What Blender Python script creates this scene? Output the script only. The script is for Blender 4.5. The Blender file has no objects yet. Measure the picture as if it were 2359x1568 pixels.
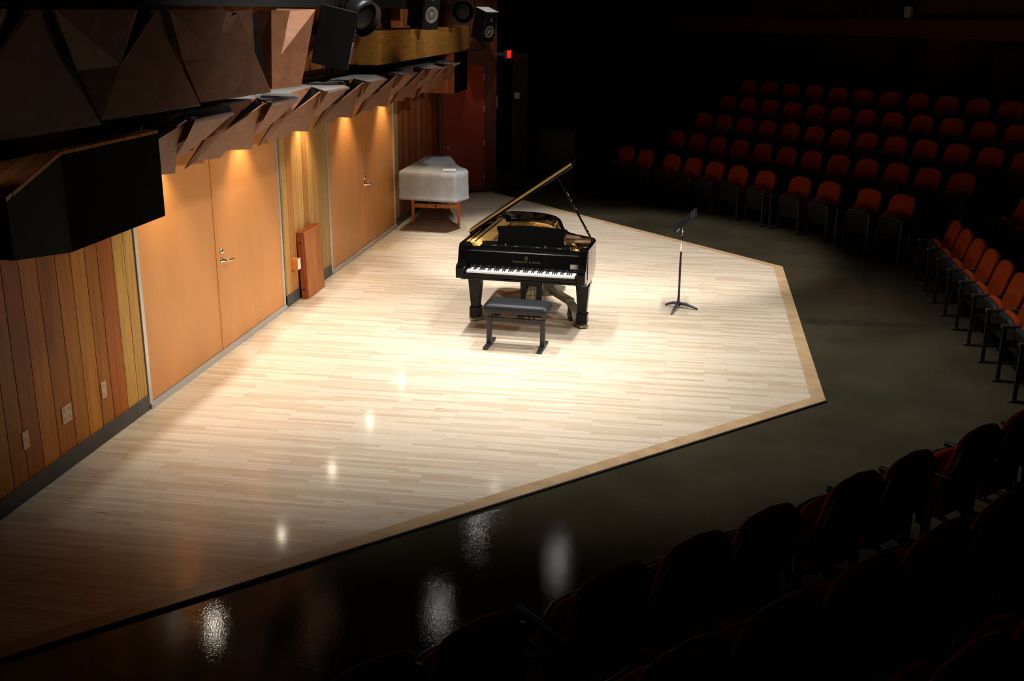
import bpy, bmesh, math, random
from mathutils import Vector, Matrix
random.seed(7)
PI = math.pi
sc = bpy.context.scene
COL = sc.collection

# ------------------------------------------------------------------ camera
cam_d = bpy.data.cameras.new('camera'); cam = bpy.data.objects.new('camera', cam_d); COL.objects.link(cam)
cam_d.sensor_fit = 'HORIZONTAL'; cam_d.sensor_width = 36.0; cam_d.lens = 37.23; cam_d.clip_end = 200
_x, _dn, _f = Vector((0.98799, 0.15421, 0.00888)), Vector((0.05425, -0.29147, -0.95504)), Vector((-0.14469, 0.94405, -0.29634))
_f.normalize(); _r = (_x - _f * _x.dot(_f)).normalized(); _u = _r.cross(_f)
cam.matrix_world = Matrix(((_r.x, _u.x, -_f.x, 0), (_r.y, _u.y, -_f.y, 0), (_r.z, _u.z, -_f.z, 3.4), (0, 0, 0, 1)))
sc.camera = cam

# ------------------------------------------------------------------ world, exposure, stage lights
w = bpy.data.worlds.new('world'); sc.world = w; w.use_nodes = True
w.node_tree.nodes['Background'].inputs[0].default_value = (0.9, 0.85, 0.8, 1)
w.node_tree.nodes['Background'].inputs[1].default_value = 0.0
vs = sc.view_settings
vs.view_transform = 'Standard'; vs.look = 'None'; vs.exposure = 0.0; vs.gamma = 1.0; vs.use_curve_mapping = False
sc.cycles.use_denoising = True
sc.cycles.max_bounces = 8
sc.cycles.sample_clamp_indirect = 4.0

def spot(name, loc, target, watts, deg, blend, color, radius):
    l = bpy.data.lights.new(name, 'SPOT'); l.energy = watts; l.spot_size = math.radians(deg); l.spot_blend = blend
    l.color = color; l.shadow_soft_size = radius
    o = bpy.data.objects.new(name, l); COL.objects.link(o); o.location = loc
    o.rotation_euler = (Vector(target) - Vector(loc)).to_track_quat('-Z', 'Y').to_euler()
    return o

WHITE = (1.0, 0.965, 0.93)
STAGE = [  # overhead stage lights: location, aim, watts, cone, blend, lamp radius
    ((1.3, 7.6, 7.4), (-2.45, 9.7, 0), 1500, 57, 0.9, 0.35),       # key light from the near right
    ((1.6, 2.5, 6.6), (-1.7, 11.6, 0), 1400, 25, 0.7, 0.25),       # front light from over the near seats
    ((6.6, 11.0, 6.2), (-1.4, 12.2, 0), 1300, 34, 0.8, 0.25),      # side light from over the right-hand seats
    ((7.6, 8.6, 5.6), (-4.4, 10.0, 0.5), 2500, 24, 0.8, 0.25),     # lower side light towards the doors
    ((-0.9, 13.8, 7.4), (-0.9, 15.5, 0), 3000, 50, 0.4, 0.20),     # far half of the stage
    ((-1.55, 15.2, 5.0), (-2.3, 10.9, 0), 3.5, 70, 0.8, 0.030),    # back light over the piano
    ((-3.05, 16.2, 5.0), (-3.0, 15.0, 0), 3, 134, 0.3, 0.035),     # small lamps over the wall
    ((-3.1, 13.4, 5.0), (-3.0, 12.2, 0), 3, 134, 0.3, 0.035),
    ((-3.0, 17.7, 5.0), (-3.0, 16.5, 0), 2.5, 134, 0.3, 0.035),
    ((-2.6, 15.0, 7.4), (-2.6, 17.3, 0), 520, 46, 0.8, 0.15),     # far corner by the covered instrument
    ((2.4, 15.6, 6.4), (-4.0, 17.4, 2.9), 600, 30, 0.9, 0.20),     # on the timber beam and loudspeakers
    ((-3.1, 18.4, 5.6), (-3.70, 20.0, 3.4), 150, 26, 1.0, 0.05),
    ((-3.2, 3.6, 3.35), (-4.1, 6.6, 2.5), 18, 60, 0.8, 0.04),      # faint unseen lamp, added to brighten the boarded box top
]
for gy, wt, cn in ((9.9, 0.9, 58), (11.2, 0.8, 60), (12.9, 0.55, 58)):  # two rows of lamps looking straight down
    STAGE.append(((-2.7, gy, 7.4), (-3.1, gy - 0.1, 0), 1350 * wt, cn, 0.85, 0.14))
    STAGE.append(((0.4, gy, 7.4), (0.4, gy, 0), 1150 * wt, cn, 0.75, 0.14))
for i, (a, b, wt, dg, bl, rd) in enumerate(STAGE):
    spot('stage_wash', a, b, wt, dg, bl, WHITE, rd)
# the five down lights hidden behind the lower edge of the folded panels
DOWN_Y = (8.68, 10.55, 12.40, 14.18, 16.04)
for y in DOWN_Y:
    spot('wall_down_light', (-4.30, y, 2.40), (-4.34, y, 0), 80, 84, 0.7, (1.0, 0.78, 0.48), 0.05)

# ------------------------------------------------------------------ materials
def mat(name, color, rough=0.5, metal=0.0, spec=0.5, coat=0.0, emit=None, estr=0.0):
    m = bpy.data.materials.new(name); m.use_nodes = True
    b = m.node_tree.nodes['Principled BSDF']
    b.inputs['Base Color'].default_value = (*color, 1); b.inputs['Roughness'].default_value = rough
    b.inputs['Metallic'].default_value = metal; b.inputs['Specular IOR Level'].default_value = spec
    b.inputs['Coat Weight'].default_value = coat; b.inputs['Coat Roughness'].default_value = 0.05
    if emit:
        b.inputs['Emission Color'].default_value = (*emit, 1); b.inputs['Emission Strength'].default_value = estr
    return m

def nodes(m):
    return m.node_tree.nodes, m.node_tree.links, m.node_tree.nodes['Principled BSDF']

def noisy(m, c1, c2, scale, stretch=(1, 1, 1), detail=4, bump=0.0, lo=0.35, hi=0.65, coord='Object', distort=0.0):
    """mottle a material between two colours with a (stretched) noise"""
    n, l, b = nodes(m)
    tc = n.new('ShaderNodeTexCoord'); mp = n.new('ShaderNodeMapping'); mp.inputs['Scale'].default_value = stretch
    no = n.new('ShaderNodeTexNoise'); no.inputs['Scale'].default_value = scale; no.inputs['Detail'].default_value = detail
    no.inputs['Distortion'].default_value = distort
    r = n.new('ShaderNodeValToRGB'); r.color_ramp.elements[0].position = lo; r.color_ramp.elements[1].position = hi
    r.color_ramp.elements[0].color = (*c1, 1); r.color_ramp.elements[1].color = (*c2, 1)
    l.new(tc.outputs[coord], mp.inputs['Vector']); l.new(mp.outputs[0], no.inputs['Vector'])
    l.new(no.outputs['Fac'], r.inputs[0]); l.new(r.outputs[0], b.inputs['Base Color'])
    if bump:
        bp = n.new('ShaderNodeBump'); bp.inputs['Strength'].default_value = bump; bp.inputs['Distance'].default_value = 0.002
        l.new(no.outputs['Fac'], bp.inputs['Height']); l.new(bp.outputs[0], b.inputs['Normal'])
    return m

def maple_material(name, bw, rh, tint=(1, 1, 1), swap=False):
    m = mat(name, (0.6, 0.45, 0.3), 0.36, spec=0.4, coat=0.55); n, l, b = nodes(m); b.inputs['Coat Roughness'].default_value = 0.10
    tc = n.new('ShaderNodeTexCoord'); mp = n.new('ShaderNodeMapping')
    l.new(tc.outputs['Object'], mp.inputs['Vector'])
    br = n.new('ShaderNodeTexBrick'); br.offset = 0.37; br.offset_frequency = 2; br.squash = 1.6; br.squash_frequency = 3
    br.inputs['Scale'].default_value = 1; br.inputs['Brick Width'].default_value = bw; br.inputs['Row Height'].default_value = rh
    br.inputs['Mortar Size'].default_value = 0.0007; br.inputs['Mortar Smooth'].default_value = 0.3
    br.inputs['Bias'].default_value = -0.25
    br.inputs['Color1'].default_value = (0.70 * tint[0], 0.600 * tint[1], 0.465 * tint[2], 1)
    br.inputs['Color2'].default_value = (0.52 * tint[0], 0.395 * tint[1], 0.265 * tint[2], 1)
    br.inputs['Mortar'].default_value = (0.30, 0.2, 0.115, 1)
    l.new(mp.outputs[0], br.inputs['Vector'])
    # long grain and small mineral streaks
    m2 = n.new('ShaderNodeMapping'); m2.inputs['Scale'].default_value = (1.2, 22, 1); l.new(tc.outputs['Object'], m2.inputs['Vector'])
    g = n.new('ShaderNodeTexNoise'); g.inputs['Scale'].default_value = 1.6; g.inputs['Detail'].default_value = 6; l.new(m2.outputs[0], g.inputs['Vector'])
    r = n.new('ShaderNodeValToRGB'); r.color_ramp.elements[0].position = 0.30; r.color_ramp.elements[1].position = 0.55
    r.color_ramp.elements[0].color = (0.74, 0.62, 0.50, 1); r.color_ramp.elements[1].color = (1, 1, 1, 1)
    l.new(g.outputs['Fac'], r.inputs[0])
    mx = n.new('ShaderNodeMix'); mx.data_type = 'RGBA'; mx.blend_type = 'MULTIPLY'; mx.inputs[0].default_value = 0.38
    l.new(br.outputs['Color'], mx.inputs[6]); l.new(r.outputs[0], mx.inputs[7])
    m3 = n.new('ShaderNodeMapping'); m3.inputs['Scale'].default_value = (3.2, 30, 1); l.new(tc.outputs['Object'], m3.inputs['Vector'])
    k = n.new('ShaderNodeTexNoise'); k.inputs['Scale'].default_value = 1.0; k.inputs['Detail'].default_value = 2; l.new(m3.outputs[0], k.inputs['Vector'])
    r2 = n.new('ShaderNodeValToRGB'); r2.color_ramp.elements[0].position = 0.70; r2.color_ramp.elements[1].position = 0.76
    r2.color_ramp.elements[0].color = (1, 1, 1, 1); r2.color_ramp.elements[1].color = (0.60, 0.40, 0.26, 1)
    l.new(k.outputs['Fac'], r2.inputs[0])
    mx2 = n.new('ShaderNodeMix'); mx2.data_type = 'RGBA'; mx2.blend_type = 'MULTIPLY'; mx2.inputs[0].default_value = 1.0
    l.new(mx.outputs[2], mx2.inputs[6]); l.new(r2.outputs[0], mx2.inputs[7])
    l.new(mx2.outputs[2], b.inputs['Base Color'])
    bp = n.new('ShaderNodeBump'); bp.inputs['Strength'].default_value = 0.10; bp.inputs['Distance'].default_value = 0.002
    bk = n.new('ShaderNodeMath'); bk.operation = 'ADD'
    l.new(br.outputs['Fac'], bk.inputs[0]); l.new(g.outputs['Fac'], bk.inputs[1]); l.new(bk.outputs[0], bp.inputs['Height'])
    l.new(bp.outputs[0], b.inputs['Normal'])
    return m

def board_material(name, rough=0.45, grain=0.55, axis='z'):
    """timber boards: each board's own colour from the mesh, long grain from noise"""
    m = mat(name, (0.4, 0.2, 0.08), rough, spec=0.18); n, l, b = nodes(m)
    at = n.new('ShaderNodeAttribute'); at.attribute_name = 'tint'
    tc = n.new('ShaderNodeTexCoord'); mp = n.new('ShaderNodeMapping')
    mp.inputs['Scale'].default_value = {'z': (14, 14, 0.7), 'y': (14, 0.7, 14), 'x': (0.7, 14, 14)}[axis]
    l.new(tc.outputs['Object'], mp.inputs['Vector'])
    g = n.new('ShaderNodeTexNoise'); g.inputs['Scale'].default_value = 2.2; g.inputs['Detail'].default_value = 7; g.inputs['Distortion'].default_value = 0.6
    l.new(mp.outputs[0], g.inputs['Vector'])
    r = n.new('ShaderNodeValToRGB'); r.color_ramp.elements[0].position = 0.32; r.color_ramp.elements[1].position = 0.62
    r.color_ramp.elements[0].color = (0.52, 0.44, 0.36, 1); r.color_ramp.elements[1].color = (1.08, 1.05, 1, 1)
    l.new(g.outputs['Fac'], r.inputs[0])
    mx = n.new('ShaderNodeMix'); mx.data_type = 'RGBA'; mx.blend_type = 'MULTIPLY'; mx.inputs[0].default_value = grain
    l.new(at.outputs['Color'], mx.inputs[6]); l.new(r.outputs[0], mx.inputs[7]); l.new(mx.outputs[2], b.inputs['Base Color'])
    bp = n.new('ShaderNodeBump'); bp.inputs['Strength'].default_value = 0.25; bp.inputs['Distance'].default_value = 0.002
    l.new(g.outputs['Fac'], bp.inputs['Height']); l.new(bp.outputs[0], b.inputs['Normal'])
    return m

M = {}
M['maple'] = maple_material('maple_strip', 0.60, 0.046)
M['maple_edge'] = noisy(mat('maple_edge', (.5, .35, .2), 0.3), (0.42, 0.28, 0.15), (0.52, 0.36, 0.20), 3, (2, 2, 2))
M['black_edge'] = mat('black_edge', (0.012, 0.011, 0.01), 0.6)
m = mat('sealed_concrete', (0.06, 0.052, 0.035), 0.045, spec=0.45); M['concrete'] = noisy(m, (0.034, 0.029, 0.017), (0.056, 0.048, 0.029), 1.1, (1, 1, 1), 7, 0.0, 0.3, 0.7)
n, l, b = nodes(m); tc = n.new('ShaderNodeTexCoord'); nn = n.new('ShaderNodeTexNoise'); nn.inputs['Scale'].default_value = 95; nn.inputs['Detail'].default_value = 2
bp = n.new('ShaderNodeBump'); bp.inputs['Strength'].default_value = 0.3; bp.inputs['Distance'].default_value = 0.0012
l.new(tc.outputs['Object'], nn.inputs['Vector']); l.new(nn.outputs['Fac'], bp.inputs['Height']); l.new(bp.outputs[0], b.inputs['Normal'])
M['board'] = board_material('wall_board', 0.5)
M['board_y'] = board_material('beam_board', axis='y')
M['board_x'] = board_material('box_board', axis='z')
M['orange'] = noisy(mat('orange_door_paint', (0.60, 0.25, 0.07), 0.42, spec=0.35), (0.52, 0.215, 0.062), (0.58, 0.245, 0.073), 2.0, (1, 1, 0.4), 3)
M['red_door'] = mat('red_door_paint', (0.32, 0.040, 0.014), 0.4)
M['dark_wood'] = noisy(mat('dark_reddish_wood', (0.1, .03, .015), 0.5), (0.085, 0.022, 0.012), (0.14, 0.04, 0.02), 3, (6, 6, .6))
M['alu'] = mat('pale_metal_trim', (0.62, 0.60, 0.56), 0.35, 0.6)
M['sill'] = mat('grey_threshold', (0.50, 0.49, 0.47), 0.4, 0.5)
M['chrome'] = mat('chrome', (0.85, 0.84, 0.82), 0.12, 1.0)
M['rubber'] = noisy(mat('grey_rubber', (0.06, 0.055, 0.05), 0.5), (0.052, 0.047, 0.043), (0.075, 0.067, 0.06), 4)
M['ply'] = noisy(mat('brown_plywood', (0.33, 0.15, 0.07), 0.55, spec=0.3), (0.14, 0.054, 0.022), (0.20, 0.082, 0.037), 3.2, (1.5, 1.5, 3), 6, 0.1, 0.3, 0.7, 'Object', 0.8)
M['ply_shade'] = noisy(mat('shaded_plywood', (0.09, 0.04, 0.02), 0.6, spec=0.2), (0.055, 0.022, 0.011), (0.085, 0.036, 0.018), 3.2, (1.5, 1.5, 3), 6, 0.1, 0.3, 0.7, 'Object', 0.8)  # brown plywood darkened to paint in shade on the nearer upper baffles
M['dust'] = noisy(mat('dusty_grey_top', (0.3, 0.28, 0.27), 0.8, spec=0.2), (0.11, 0.10, 0.095), (0.17, 0.16, 0.152), 5)
M['fabric_black'] = mat('black_grille_cloth', (0.0028, 0.0028, 0.0025), 0.95, spec=0.05)
M['black_paint'] = mat('black_paint', (0.005, 0.005, 0.005), 0.5, spec=0.25)
M['black_metal'] = mat('black_metal', (0.010, 0.010, 0.011), 0.4, spec=0.4)
M['steel_dark'] = mat('dull_grey_steel', (0.08, 0.08, 0.08), 0.45, 0.4)
M['cone'] = mat('grey_speaker_cone', (0.20, 0.19, 0.16), 0.4)
M['lacquer'] = mat('black_piano_lacquer', (0.002, 0.002, 0.002), 0.08, spec=0.25, coat=0.1)
M['rim_lacquer'] = mat('black_rim_lacquer', (0.002, 0.002, 0.002), 0.06, spec=0.5, coat=0.9)
M['satin'] = mat('black_satin_lacquer', (0.002, 0.002, 0.002), 0.22, spec=0.2)
M['gold'] = mat('gold_cast_plate', (0.72, 0.46, 0.14), 0.35, 0.65)
M['brass'] = mat('brass', (0.52, 0.33, 0.085), 0.32, 0.8)
M['spruce'] = noisy(mat('spruce', (0.72, 0.42, 0.13), 0.4), (0.62, 0.34, 0.09), (0.78, 0.47, 0.16), 2, (1, 20, 20))
M['felt'] = mat('red_felt', (0.55, 0.03, 0.02), 0.9)
M['string'] = mat('string_copper', (0.45, 0.28, 0.16), 0.3, 0.9)
M['ivory'] = mat('white_key', (0.85, 0.84, 0.80), 0.25)
M['ebony'] = mat('black_key', (0.010, 0.010, 0.010), 0.25)
M['sticker'] = mat('cream_sticker', (0.17, 0.155, 0.10), 0.6)
M['leather'] = noisy(mat('black_leather', (0.014, 0.015, 0.017), 0.42, spec=0.22), (0.009, .0095, .011), (0.014, .015, .017), 40, (1, 1, 1), 3, 0.15)
M['olive'] = noisy(mat('olive_grey_steel', (0.20, 0.20, 0.13), 0.40, 0.3), (0.17, 0.17, 0.11), (0.24, 0.235, 0.16), 6)
M['wheel'] = mat('dark_rubber_wheel', (0.03, 0.028, 0.025), 0.6)
M['stand_black'] = mat('black_stand_enamel', (0.014, 0.015, 0.017), 0.38)
M['stand_grey'] = mat('charcoal_stand_base', (0.045, 0.048, 0.055), 0.42)
M['label'] = mat('olive_label', (0.22, 0.2, 0.08), 0.6)
M['cover'] = noisy(mat('grey_quilted_cloth', (0.25, 0.25, 0.25), 0.75, spec=0.25), (0.25, 0.253, 0.265), (0.30, 0.304, 0.315), 9, (1, 1, 1), 4, 0.5)
M['leg_orange'] = noisy(mat('orange_brown_wood', (0.55, 0.17, 0.03), 0.35), (0.55, 0.15, 0.018), (0.75, 0.24, 0.035), 3, (8, 8, 1))
M['paper'] = mat('white_paper', (0.75, 0.75, 0.74), 0.7)
M['seat_red'] = noisy(mat('rust_red_upholstery', (0.42, 0.075, 0.012), 0.85, spec=0.15), (0.28, 0.036, 0.003), (0.35, 0.048, 0.004), 60, (1, 1, 1), 3, 0.3)
M['seat_shell'] = mat('black_seat_shell', (0.020, 0.021, 0.020), 0.5, spec=0.3)
M['arm'] = mat('black_armrest', (0.035, 0.037, 0.042), 0.42)
M['seat_leg'] = mat('black_seat_standard', (0.016, 0.016, 0.017), 0.45)
M['tier'] = mat('dark_tier_floor', (0.020, 0.018, 0.017), 0.7)
M['ceil'] = mat('dark_ceiling', (0.02, 0.018, 0.016), 0.9)
M['wall_dark'] = noisy(mat('dark_hall_wall', (0.07, 0.02, 0.015), 0.7), (0.05, 0.014, 0.010), (0.10, 0.026, 0.018), 1.2, (2, 2, 0.3))
M['wall_black'] = mat('black_hall_wall', (0.012, 0.010, 0.009), 0.8)
M['band'] = mat('dark_red_fascia', (0.14, 0.035, 0.02), 0.6)
M['plate'] = mat('beige_outlet_plate', (0.62, 0.40, 0.24), 0.45)
M['plate_white'] = mat('white_outlet_plate', (0.85, 0.83, 0.8), 0.4)
M['slot'] = mat('dark_socket_slot', (0.03, 0.02, 0.015), 0.5)
M['panel_wood'] = board_material('red_cedar_boards')
M['exit_red'] = mat('lit_exit_red', (0.6, 0.02, 0.01), 0.5, emit=(1.0, 0.035, 0.01), estr=1.1)
M['exit_case'] = mat('exit_case_grey', (0.35, 0.3, 0.25), 0.5)
M['slab'] = mat('dark_grey_slab', (0.02, 0.02, 0.018), 0.6, spec=0.2)
M['lamp_disc'] = mat('lamp_disc', (1, .9, .7), 0.5, emit=(1.0, 0.86, 0.66), estr=90.0)
M['carton'] = mat('dusty_case', (0.16, 0.13, 0.07), 0.7)
M['white_dull'] = mat('dull_white_plastic', (0.5, 0.48, 0.42), 0.6)

# ------------------------------------------------------------------ geometry helpers
class MB:
    def __init__(s):
        s.bm = bmesh.new(); s.tint = s.bm.loops.layers.float_color.new('tint'); s.cur = (1, 1, 1, 1); s.mi = 0
    def _face(s, vs):
        try:
            f = s.bm.faces.new(vs)
        except ValueError:
            return None
        for lp in f.loops: lp[s.tint] = s.cur
        f.material_index = s.mi
        return f
    def poly(s, pts):
        return s._face([s.bm.verts.new(p) for p in pts])
    def mesh(s, pts, faces):
        v = [s.bm.verts.new(p) for p in pts]
        for f in faces: s._face([v[i] for i in f])
        return s
    def box(s, lo, hi, mtx=None):
        (a, b, c), (d, e, f) = lo, hi
        P = [(a, b, c), (d, b, c), (d, e, c), (a, e, c), (a, b, f), (d, b, f), (d, e, f), (a, e, f)]
        if mtx is not None: P = [mtx @ Vector(p) for p in P]
        return s.mesh(P, [(3, 2, 1, 0), (4, 5, 6, 7), (0, 1, 5, 4), (1, 2, 6, 5), (2, 3, 7, 6), (3, 0, 4, 7)])
    def prism(s, outline, z0, z1, mtx=None):
        """outline (x,y) counter-clockwise, extruded z0..z1"""
        n = len(outline)
        P = [Vector((x, y, z0)) for x, y in outline] + [Vector((x, y, z1)) for x, y in outline]
        if mtx is not None: P = [mtx @ p for p in P]
        return s.mesh(P, [tuple(range(n - 1, -1, -1)), tuple(range(n, 2 * n))] + [(i, (i + 1) % n, n + (i + 1) % n, n + i) for i in range(n)])
    def wall(s, outline, z0, z1, t):
        """a closed band (rim) of thickness t inward along an open outline"""
        n = len(outline); inn = []
        for i, p in enumerate(outline):
            a = Vector(outline[max(i - 1, 0)]); c = Vector(outline[min(i + 1, n - 1)])
            d = (c - a).normalized(); nrm = Vector((-d.y, d.x)); inn.append(Vector(p) + nrm * t)
        P = [Vector((p[0], p[1], z)) for z in (z0, z1) for p in outline] + [Vector((p.x, p.y, z)) for z in (z0, z1) for p in inn]
        F = []
        for i in range(n - 1):
            F += [(i, i + 1, n + i + 1, n + i), (2 * n + i + 1, 2 * n + i, 3 * n + i, 3 * n + i + 1),
                  (n + i, n + i + 1, 3 * n + i + 1, 3 * n + i), (i + 1, i, 2 * n + i, 2 * n + i + 1)]
        F += [(0, n, 3 * n, 2 * n), (n - 1, 3 * n - 1, 4 * n - 1, 2 * n - 1)]
        return s.mesh(P, F)
    def frustum(s, z0, a0, b0, z1, a1, b1, cx=0, cy=0):
        P = [(cx - a0, cy - b0, z0), (cx + a0, cy - b0, z0), (cx + a0, cy + b0, z0), (cx - a0, cy + b0, z0),
             (cx - a1, cy - b1, z1), (cx + a1, cy - b1, z1), (cx + a1, cy + b1, z1), (cx - a1, cy + b1, z1)]
        return s.mesh(P, [(3, 2, 1, 0), (4, 5, 6, 7), (0, 1, 5, 4), (1, 2, 6, 5), (2, 3, 7, 6), (3, 0, 4, 7)])
    def tube(s, pts, r, seg=10, caps=True):
        pts = [Vector(p) for p in pts]; rr = r if isinstance(r, (list, tuple)) else [r] * len(pts)
        rings = []; up = None
        for i, p in enumerate(pts):
            t = (pts[min(i + 1, len(pts) - 1)] - pts[max(i - 1, 0)]).normalized()
            if up is None: up = Vector((0, 0, 1)) if abs(t.z) < 0.9 else Vector((1, 0, 0))
            sd = t.cross(up).normalized(); up = sd.cross(t).normalized()
            rings.append([s.bm.verts.new(p + (sd * math.cos(2 * PI * k / seg) + up * math.sin(2 * PI * k / seg)) * rr[i]) for k in range(seg)])
        for a, b in zip(rings, rings[1:]):
            for k in range(seg): s._face([a[k], b[k], b[(k + 1) % seg], a[(k + 1) % seg]])
        if caps: s._face(rings[0]); s._face(list(reversed(rings[-1])))
        return s
    def lathe(s, prof, mtx=None, seg=24):
        rings = []
        for r, z in prof:
            ring = []
            for k in range(seg):
                p = Vector((r * math.cos(2 * PI * k / seg), r * math.sin(2 * PI * k / seg), z))
                ring.append(s.bm.verts.new(mtx @ p if mtx is not None else p))
            rings.append(ring)
        for a, b in zip(rings, rings[1:]):
            for k in range(seg): s._face([a[k], a[(k + 1) % seg], b[(k + 1) % seg], b[k]])
        s._face(list(reversed(rings[0]))); s._face(rings[-1])
        return s

def obj(name, mb, m, parent=None, bevel=0.0, smooth=False, solid=0.0, seg=2):
    me = bpy.data.meshes.new(name)
    bmesh.ops.remove_doubles(mb.bm, verts=mb.bm.verts, dist=1e-6)
    bmesh.ops.recalc_face_normals(mb.bm, faces=mb.bm.faces)
    mb.bm.to_mesh(me); mb.bm.free()
    for mm in (m if isinstance(m, (list, tuple)) else [m]): me.materials.append(mm)
    o = bpy.data.objects.new(name, me); COL.objects.link(o)
    if parent is not None: o.parent = parent
    if smooth:
        for p in me.polygons: p.use_smooth = True
    if solid:
        md = o.modifiers.new('solidify', 'SOLIDIFY'); md.thickness = solid; md.offset = -1
    if bevel:
        md = o.modifiers.new('bevel', 'BEVEL'); md.width = bevel; md.segments = seg; md.limit_method = 'ANGLE'; md.angle_limit = math.radians(35)
    return o

def tag(o, label, cat, group=None, kind=None):
    if label: o['label'] = label
    if cat: o['category'] = cat
    if group: o['group'] = group
    if kind: o['kind'] = kind
    return o

def thing(name, label, cat, loc=(0, 0, 0), rz=0.0, group=None):
    o = bpy.data.objects.new(name, None); COL.objects.link(o); o.empty_display_size = 0.1
    o.location = loc; o.rotation_euler = (0, 0, rz)
    return tag(o, label, cat, group)

def struct(name, mb, m, label=None, parent=None, **k):
    o = obj(name, mb, m, parent, **k)
    if parent is None:
        o['kind'] = 'structure'
        if label: o['label'] = label; o['category'] = name.split('_')[0]
    return o

def dup(root, label, loc=None, rz=None):
    def cp(o, par):
        c = o.copy(); COL.objects.link(c); c.parent = par
        for ch in kids.get(o.name, []): cp(ch, c)
        return c
    kids = {}
    stack = [root]
    while stack:
        o = stack.pop(); kids[o.name] = list(o.children); stack += kids[o.name]
    r = cp(root, None)
    if loc is not None: r.location = loc
    if rz is not None: r.rotation_euler = (0, 0, rz)
    r['label'] = label
    return r

def ordinal(i):
    return ['first', 'second', 'third', 'fourth', 'fifth', 'sixth', 'seventh', 'eighth', 'ninth', 'tenth', 'eleventh', 'twelfth', 'thirteenth', 'fourteenth'][i]

S2 = math.sqrt(0.5)
WX = -4.51      # face of the stage's rear wall (runs along y)
FZ = -0.02      # hall floor, a step below the stage boards

# ------------------------------------------------------------------ the setting: floors
mb = MB(); mb.box((-9, -6, FZ - 0.15), (14, 36, FZ)); struct('floor', mb, M['concrete'], 'dark sealed concrete floor around the pale wooden stage')
E1, E2, E0, E3 = (1.476, 9.518), (1.555, 15.006), (WX, 3.53), (-3.62, 20.58)
stage = [E0, E1, E2, E3, (-4.49, 20.03), (WX, 20.0)]
mb = MB(); mb.prism(stage, FZ, 0.0); struct('floor_stage', mb, M['maple'], 'pale maple strip stage floor with angled corners')
def edge_strip(i, a, b, wdt):
    a, b = Vector(a), Vector(b); d = (b - a).normalized(); nin = Vector((-d.y, d.x))
    q = [a, b, b + nin * wdt - d * wdt * 0.45, a + nin * wdt + d * wdt * 0.45]
    mb = MB(); mb.prism([(p.x, p.y) for p in q], FZ + 0.004, 0.0015)
    struct('trim_%d' % i, mb, M['maple_edge'], 'plain wooden border strip along one edge of the stage')
edge_strip(1, E0, E1, 0.13); edge_strip(2, E1, E2, 0.13); edge_strip(3, E2, E3, 0.13)
mb = MB()
for a, b in ((E0, E1), (E1, E2), (E2, E3)):
    a, b = Vector(a), Vector(b); d = (b - a).normalized(); o_ = Vector((d.y, -d.x)) * 0.012
    mb.prism([(p.x, p.y) for p in (a, a + o_, b + o_, b)], FZ, -0.002)
struct('trim_4', mb, M['black_edge'], 'thin black nosing round the stage edge')

mb = MB(); mb.prism([(1.57, 12.16), (2.2, 12.18), (3.0, 12.24), (3.0, 12.40), (2.3, 12.40), (1.57, 12.42)], FZ, FZ + 0.0015); struct('trim_8', mb, noisy(mat('stained_concrete', (0.03, 0.026, 0.017), 0.3), (0.026, 0.022, 0.014), (0.036, 0.031, 0.02), 5), 'dark seam strip across the concrete beside the stage')

# ------------------------------------------------------------------ rear wall of timber boards
def boards(mb, ys, z0, z1, cols, x0=WX - 0.03, x1=WX, gap=0.008):
    for i in range(len(ys) - 1):
        c = cols[i % len(cols)]; k = random.uniform(0.9, 1.1)
        mb.cur = (c[0] * k, c[1] * k, c[2] * k, 1)
        mb.box((x0, ys[i] + gap / 2, z0), (x1, ys[i + 1] - gap / 2, z1))
BR = [(0.40, 0.125, 0.012), (0.48, 0.175, 0.016), (0.52, 0.205, 0.022), (0.43, 0.145, 0.014), (0.35, 0.095, 0.010), (0.48, 0.165, 0.015)]
TAN = [(0.56, 0.30, 0.07), (0.50, 0.27, 0.07)]
mb = MB(); mb.cur = (0.02, 0.008, 0.003, 1); mb.box((WX - 0.20, 3.0, 0), (WX - 0.028, 8.20, 2.60))
ys = [3.1 + 0.209 * k for k in range(16)] + [6.41, 6.61, 6.82, 7.05, 7.25, 7.45, 7.63, 7.86]
boards(mb, ys, 0.13, 2.60, BR); boards(mb, [7.86, 8.04, 8.205], 0.13, 2.60, TAN)
struct('wall_left', mb, M['board'], 'wall of vertical reddish timber boards left of the first orange doors')
mb = MB(); mb.cur = (0.02, 0.008, 0.003, 1); mb.box((WX - 0.20, 11.66, 0), (WX - 0.028, 13.34, 2.60))
mb.cur = (0.05, 0.018, 0.01, 1); mb.box((WX - 0.2, 11.60, 0), (WX - 0.06, 11.665, 2.6))
boards(mb, [11.66, 11.70, 11.86, 12.04], 0.13, 2.6, [(0.44, 0.25, 0.08), (0.53, 0.31, 0.10), (0.46, 0.19, 0.05)])
boards(mb, [12.04, 12.23, 12.40, 12.57, 12.75, 12.93], 0.13, 2.6, [(0.60, 0.33, 0.10), (0.64, 0.37, 0.12), (0.45, 0.20, 0.06), (0.60, 0.35, 0.12), (0.50, 0.25, 0.07)])
boards(mb, [12.93, 13.14, 13.335], 0.13, 2.6, [(0.42, 0.27, 0.09), (0.46, 0.29, 0.10)])
struct('wall_middle', mb, M['board'], 'golden timber boards between the two pairs of orange doors')
mb = MB(); mb.cur = (0.02, 0.008, 0.003, 1); mb.box((WX - 0.20, 16.70, 0), (WX - 0.028, 20.02, 2.60))
boards(mb, [16.70, 16.96], 0.13, 2.6, [(0.45, 0.27, 0.09)])
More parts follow.
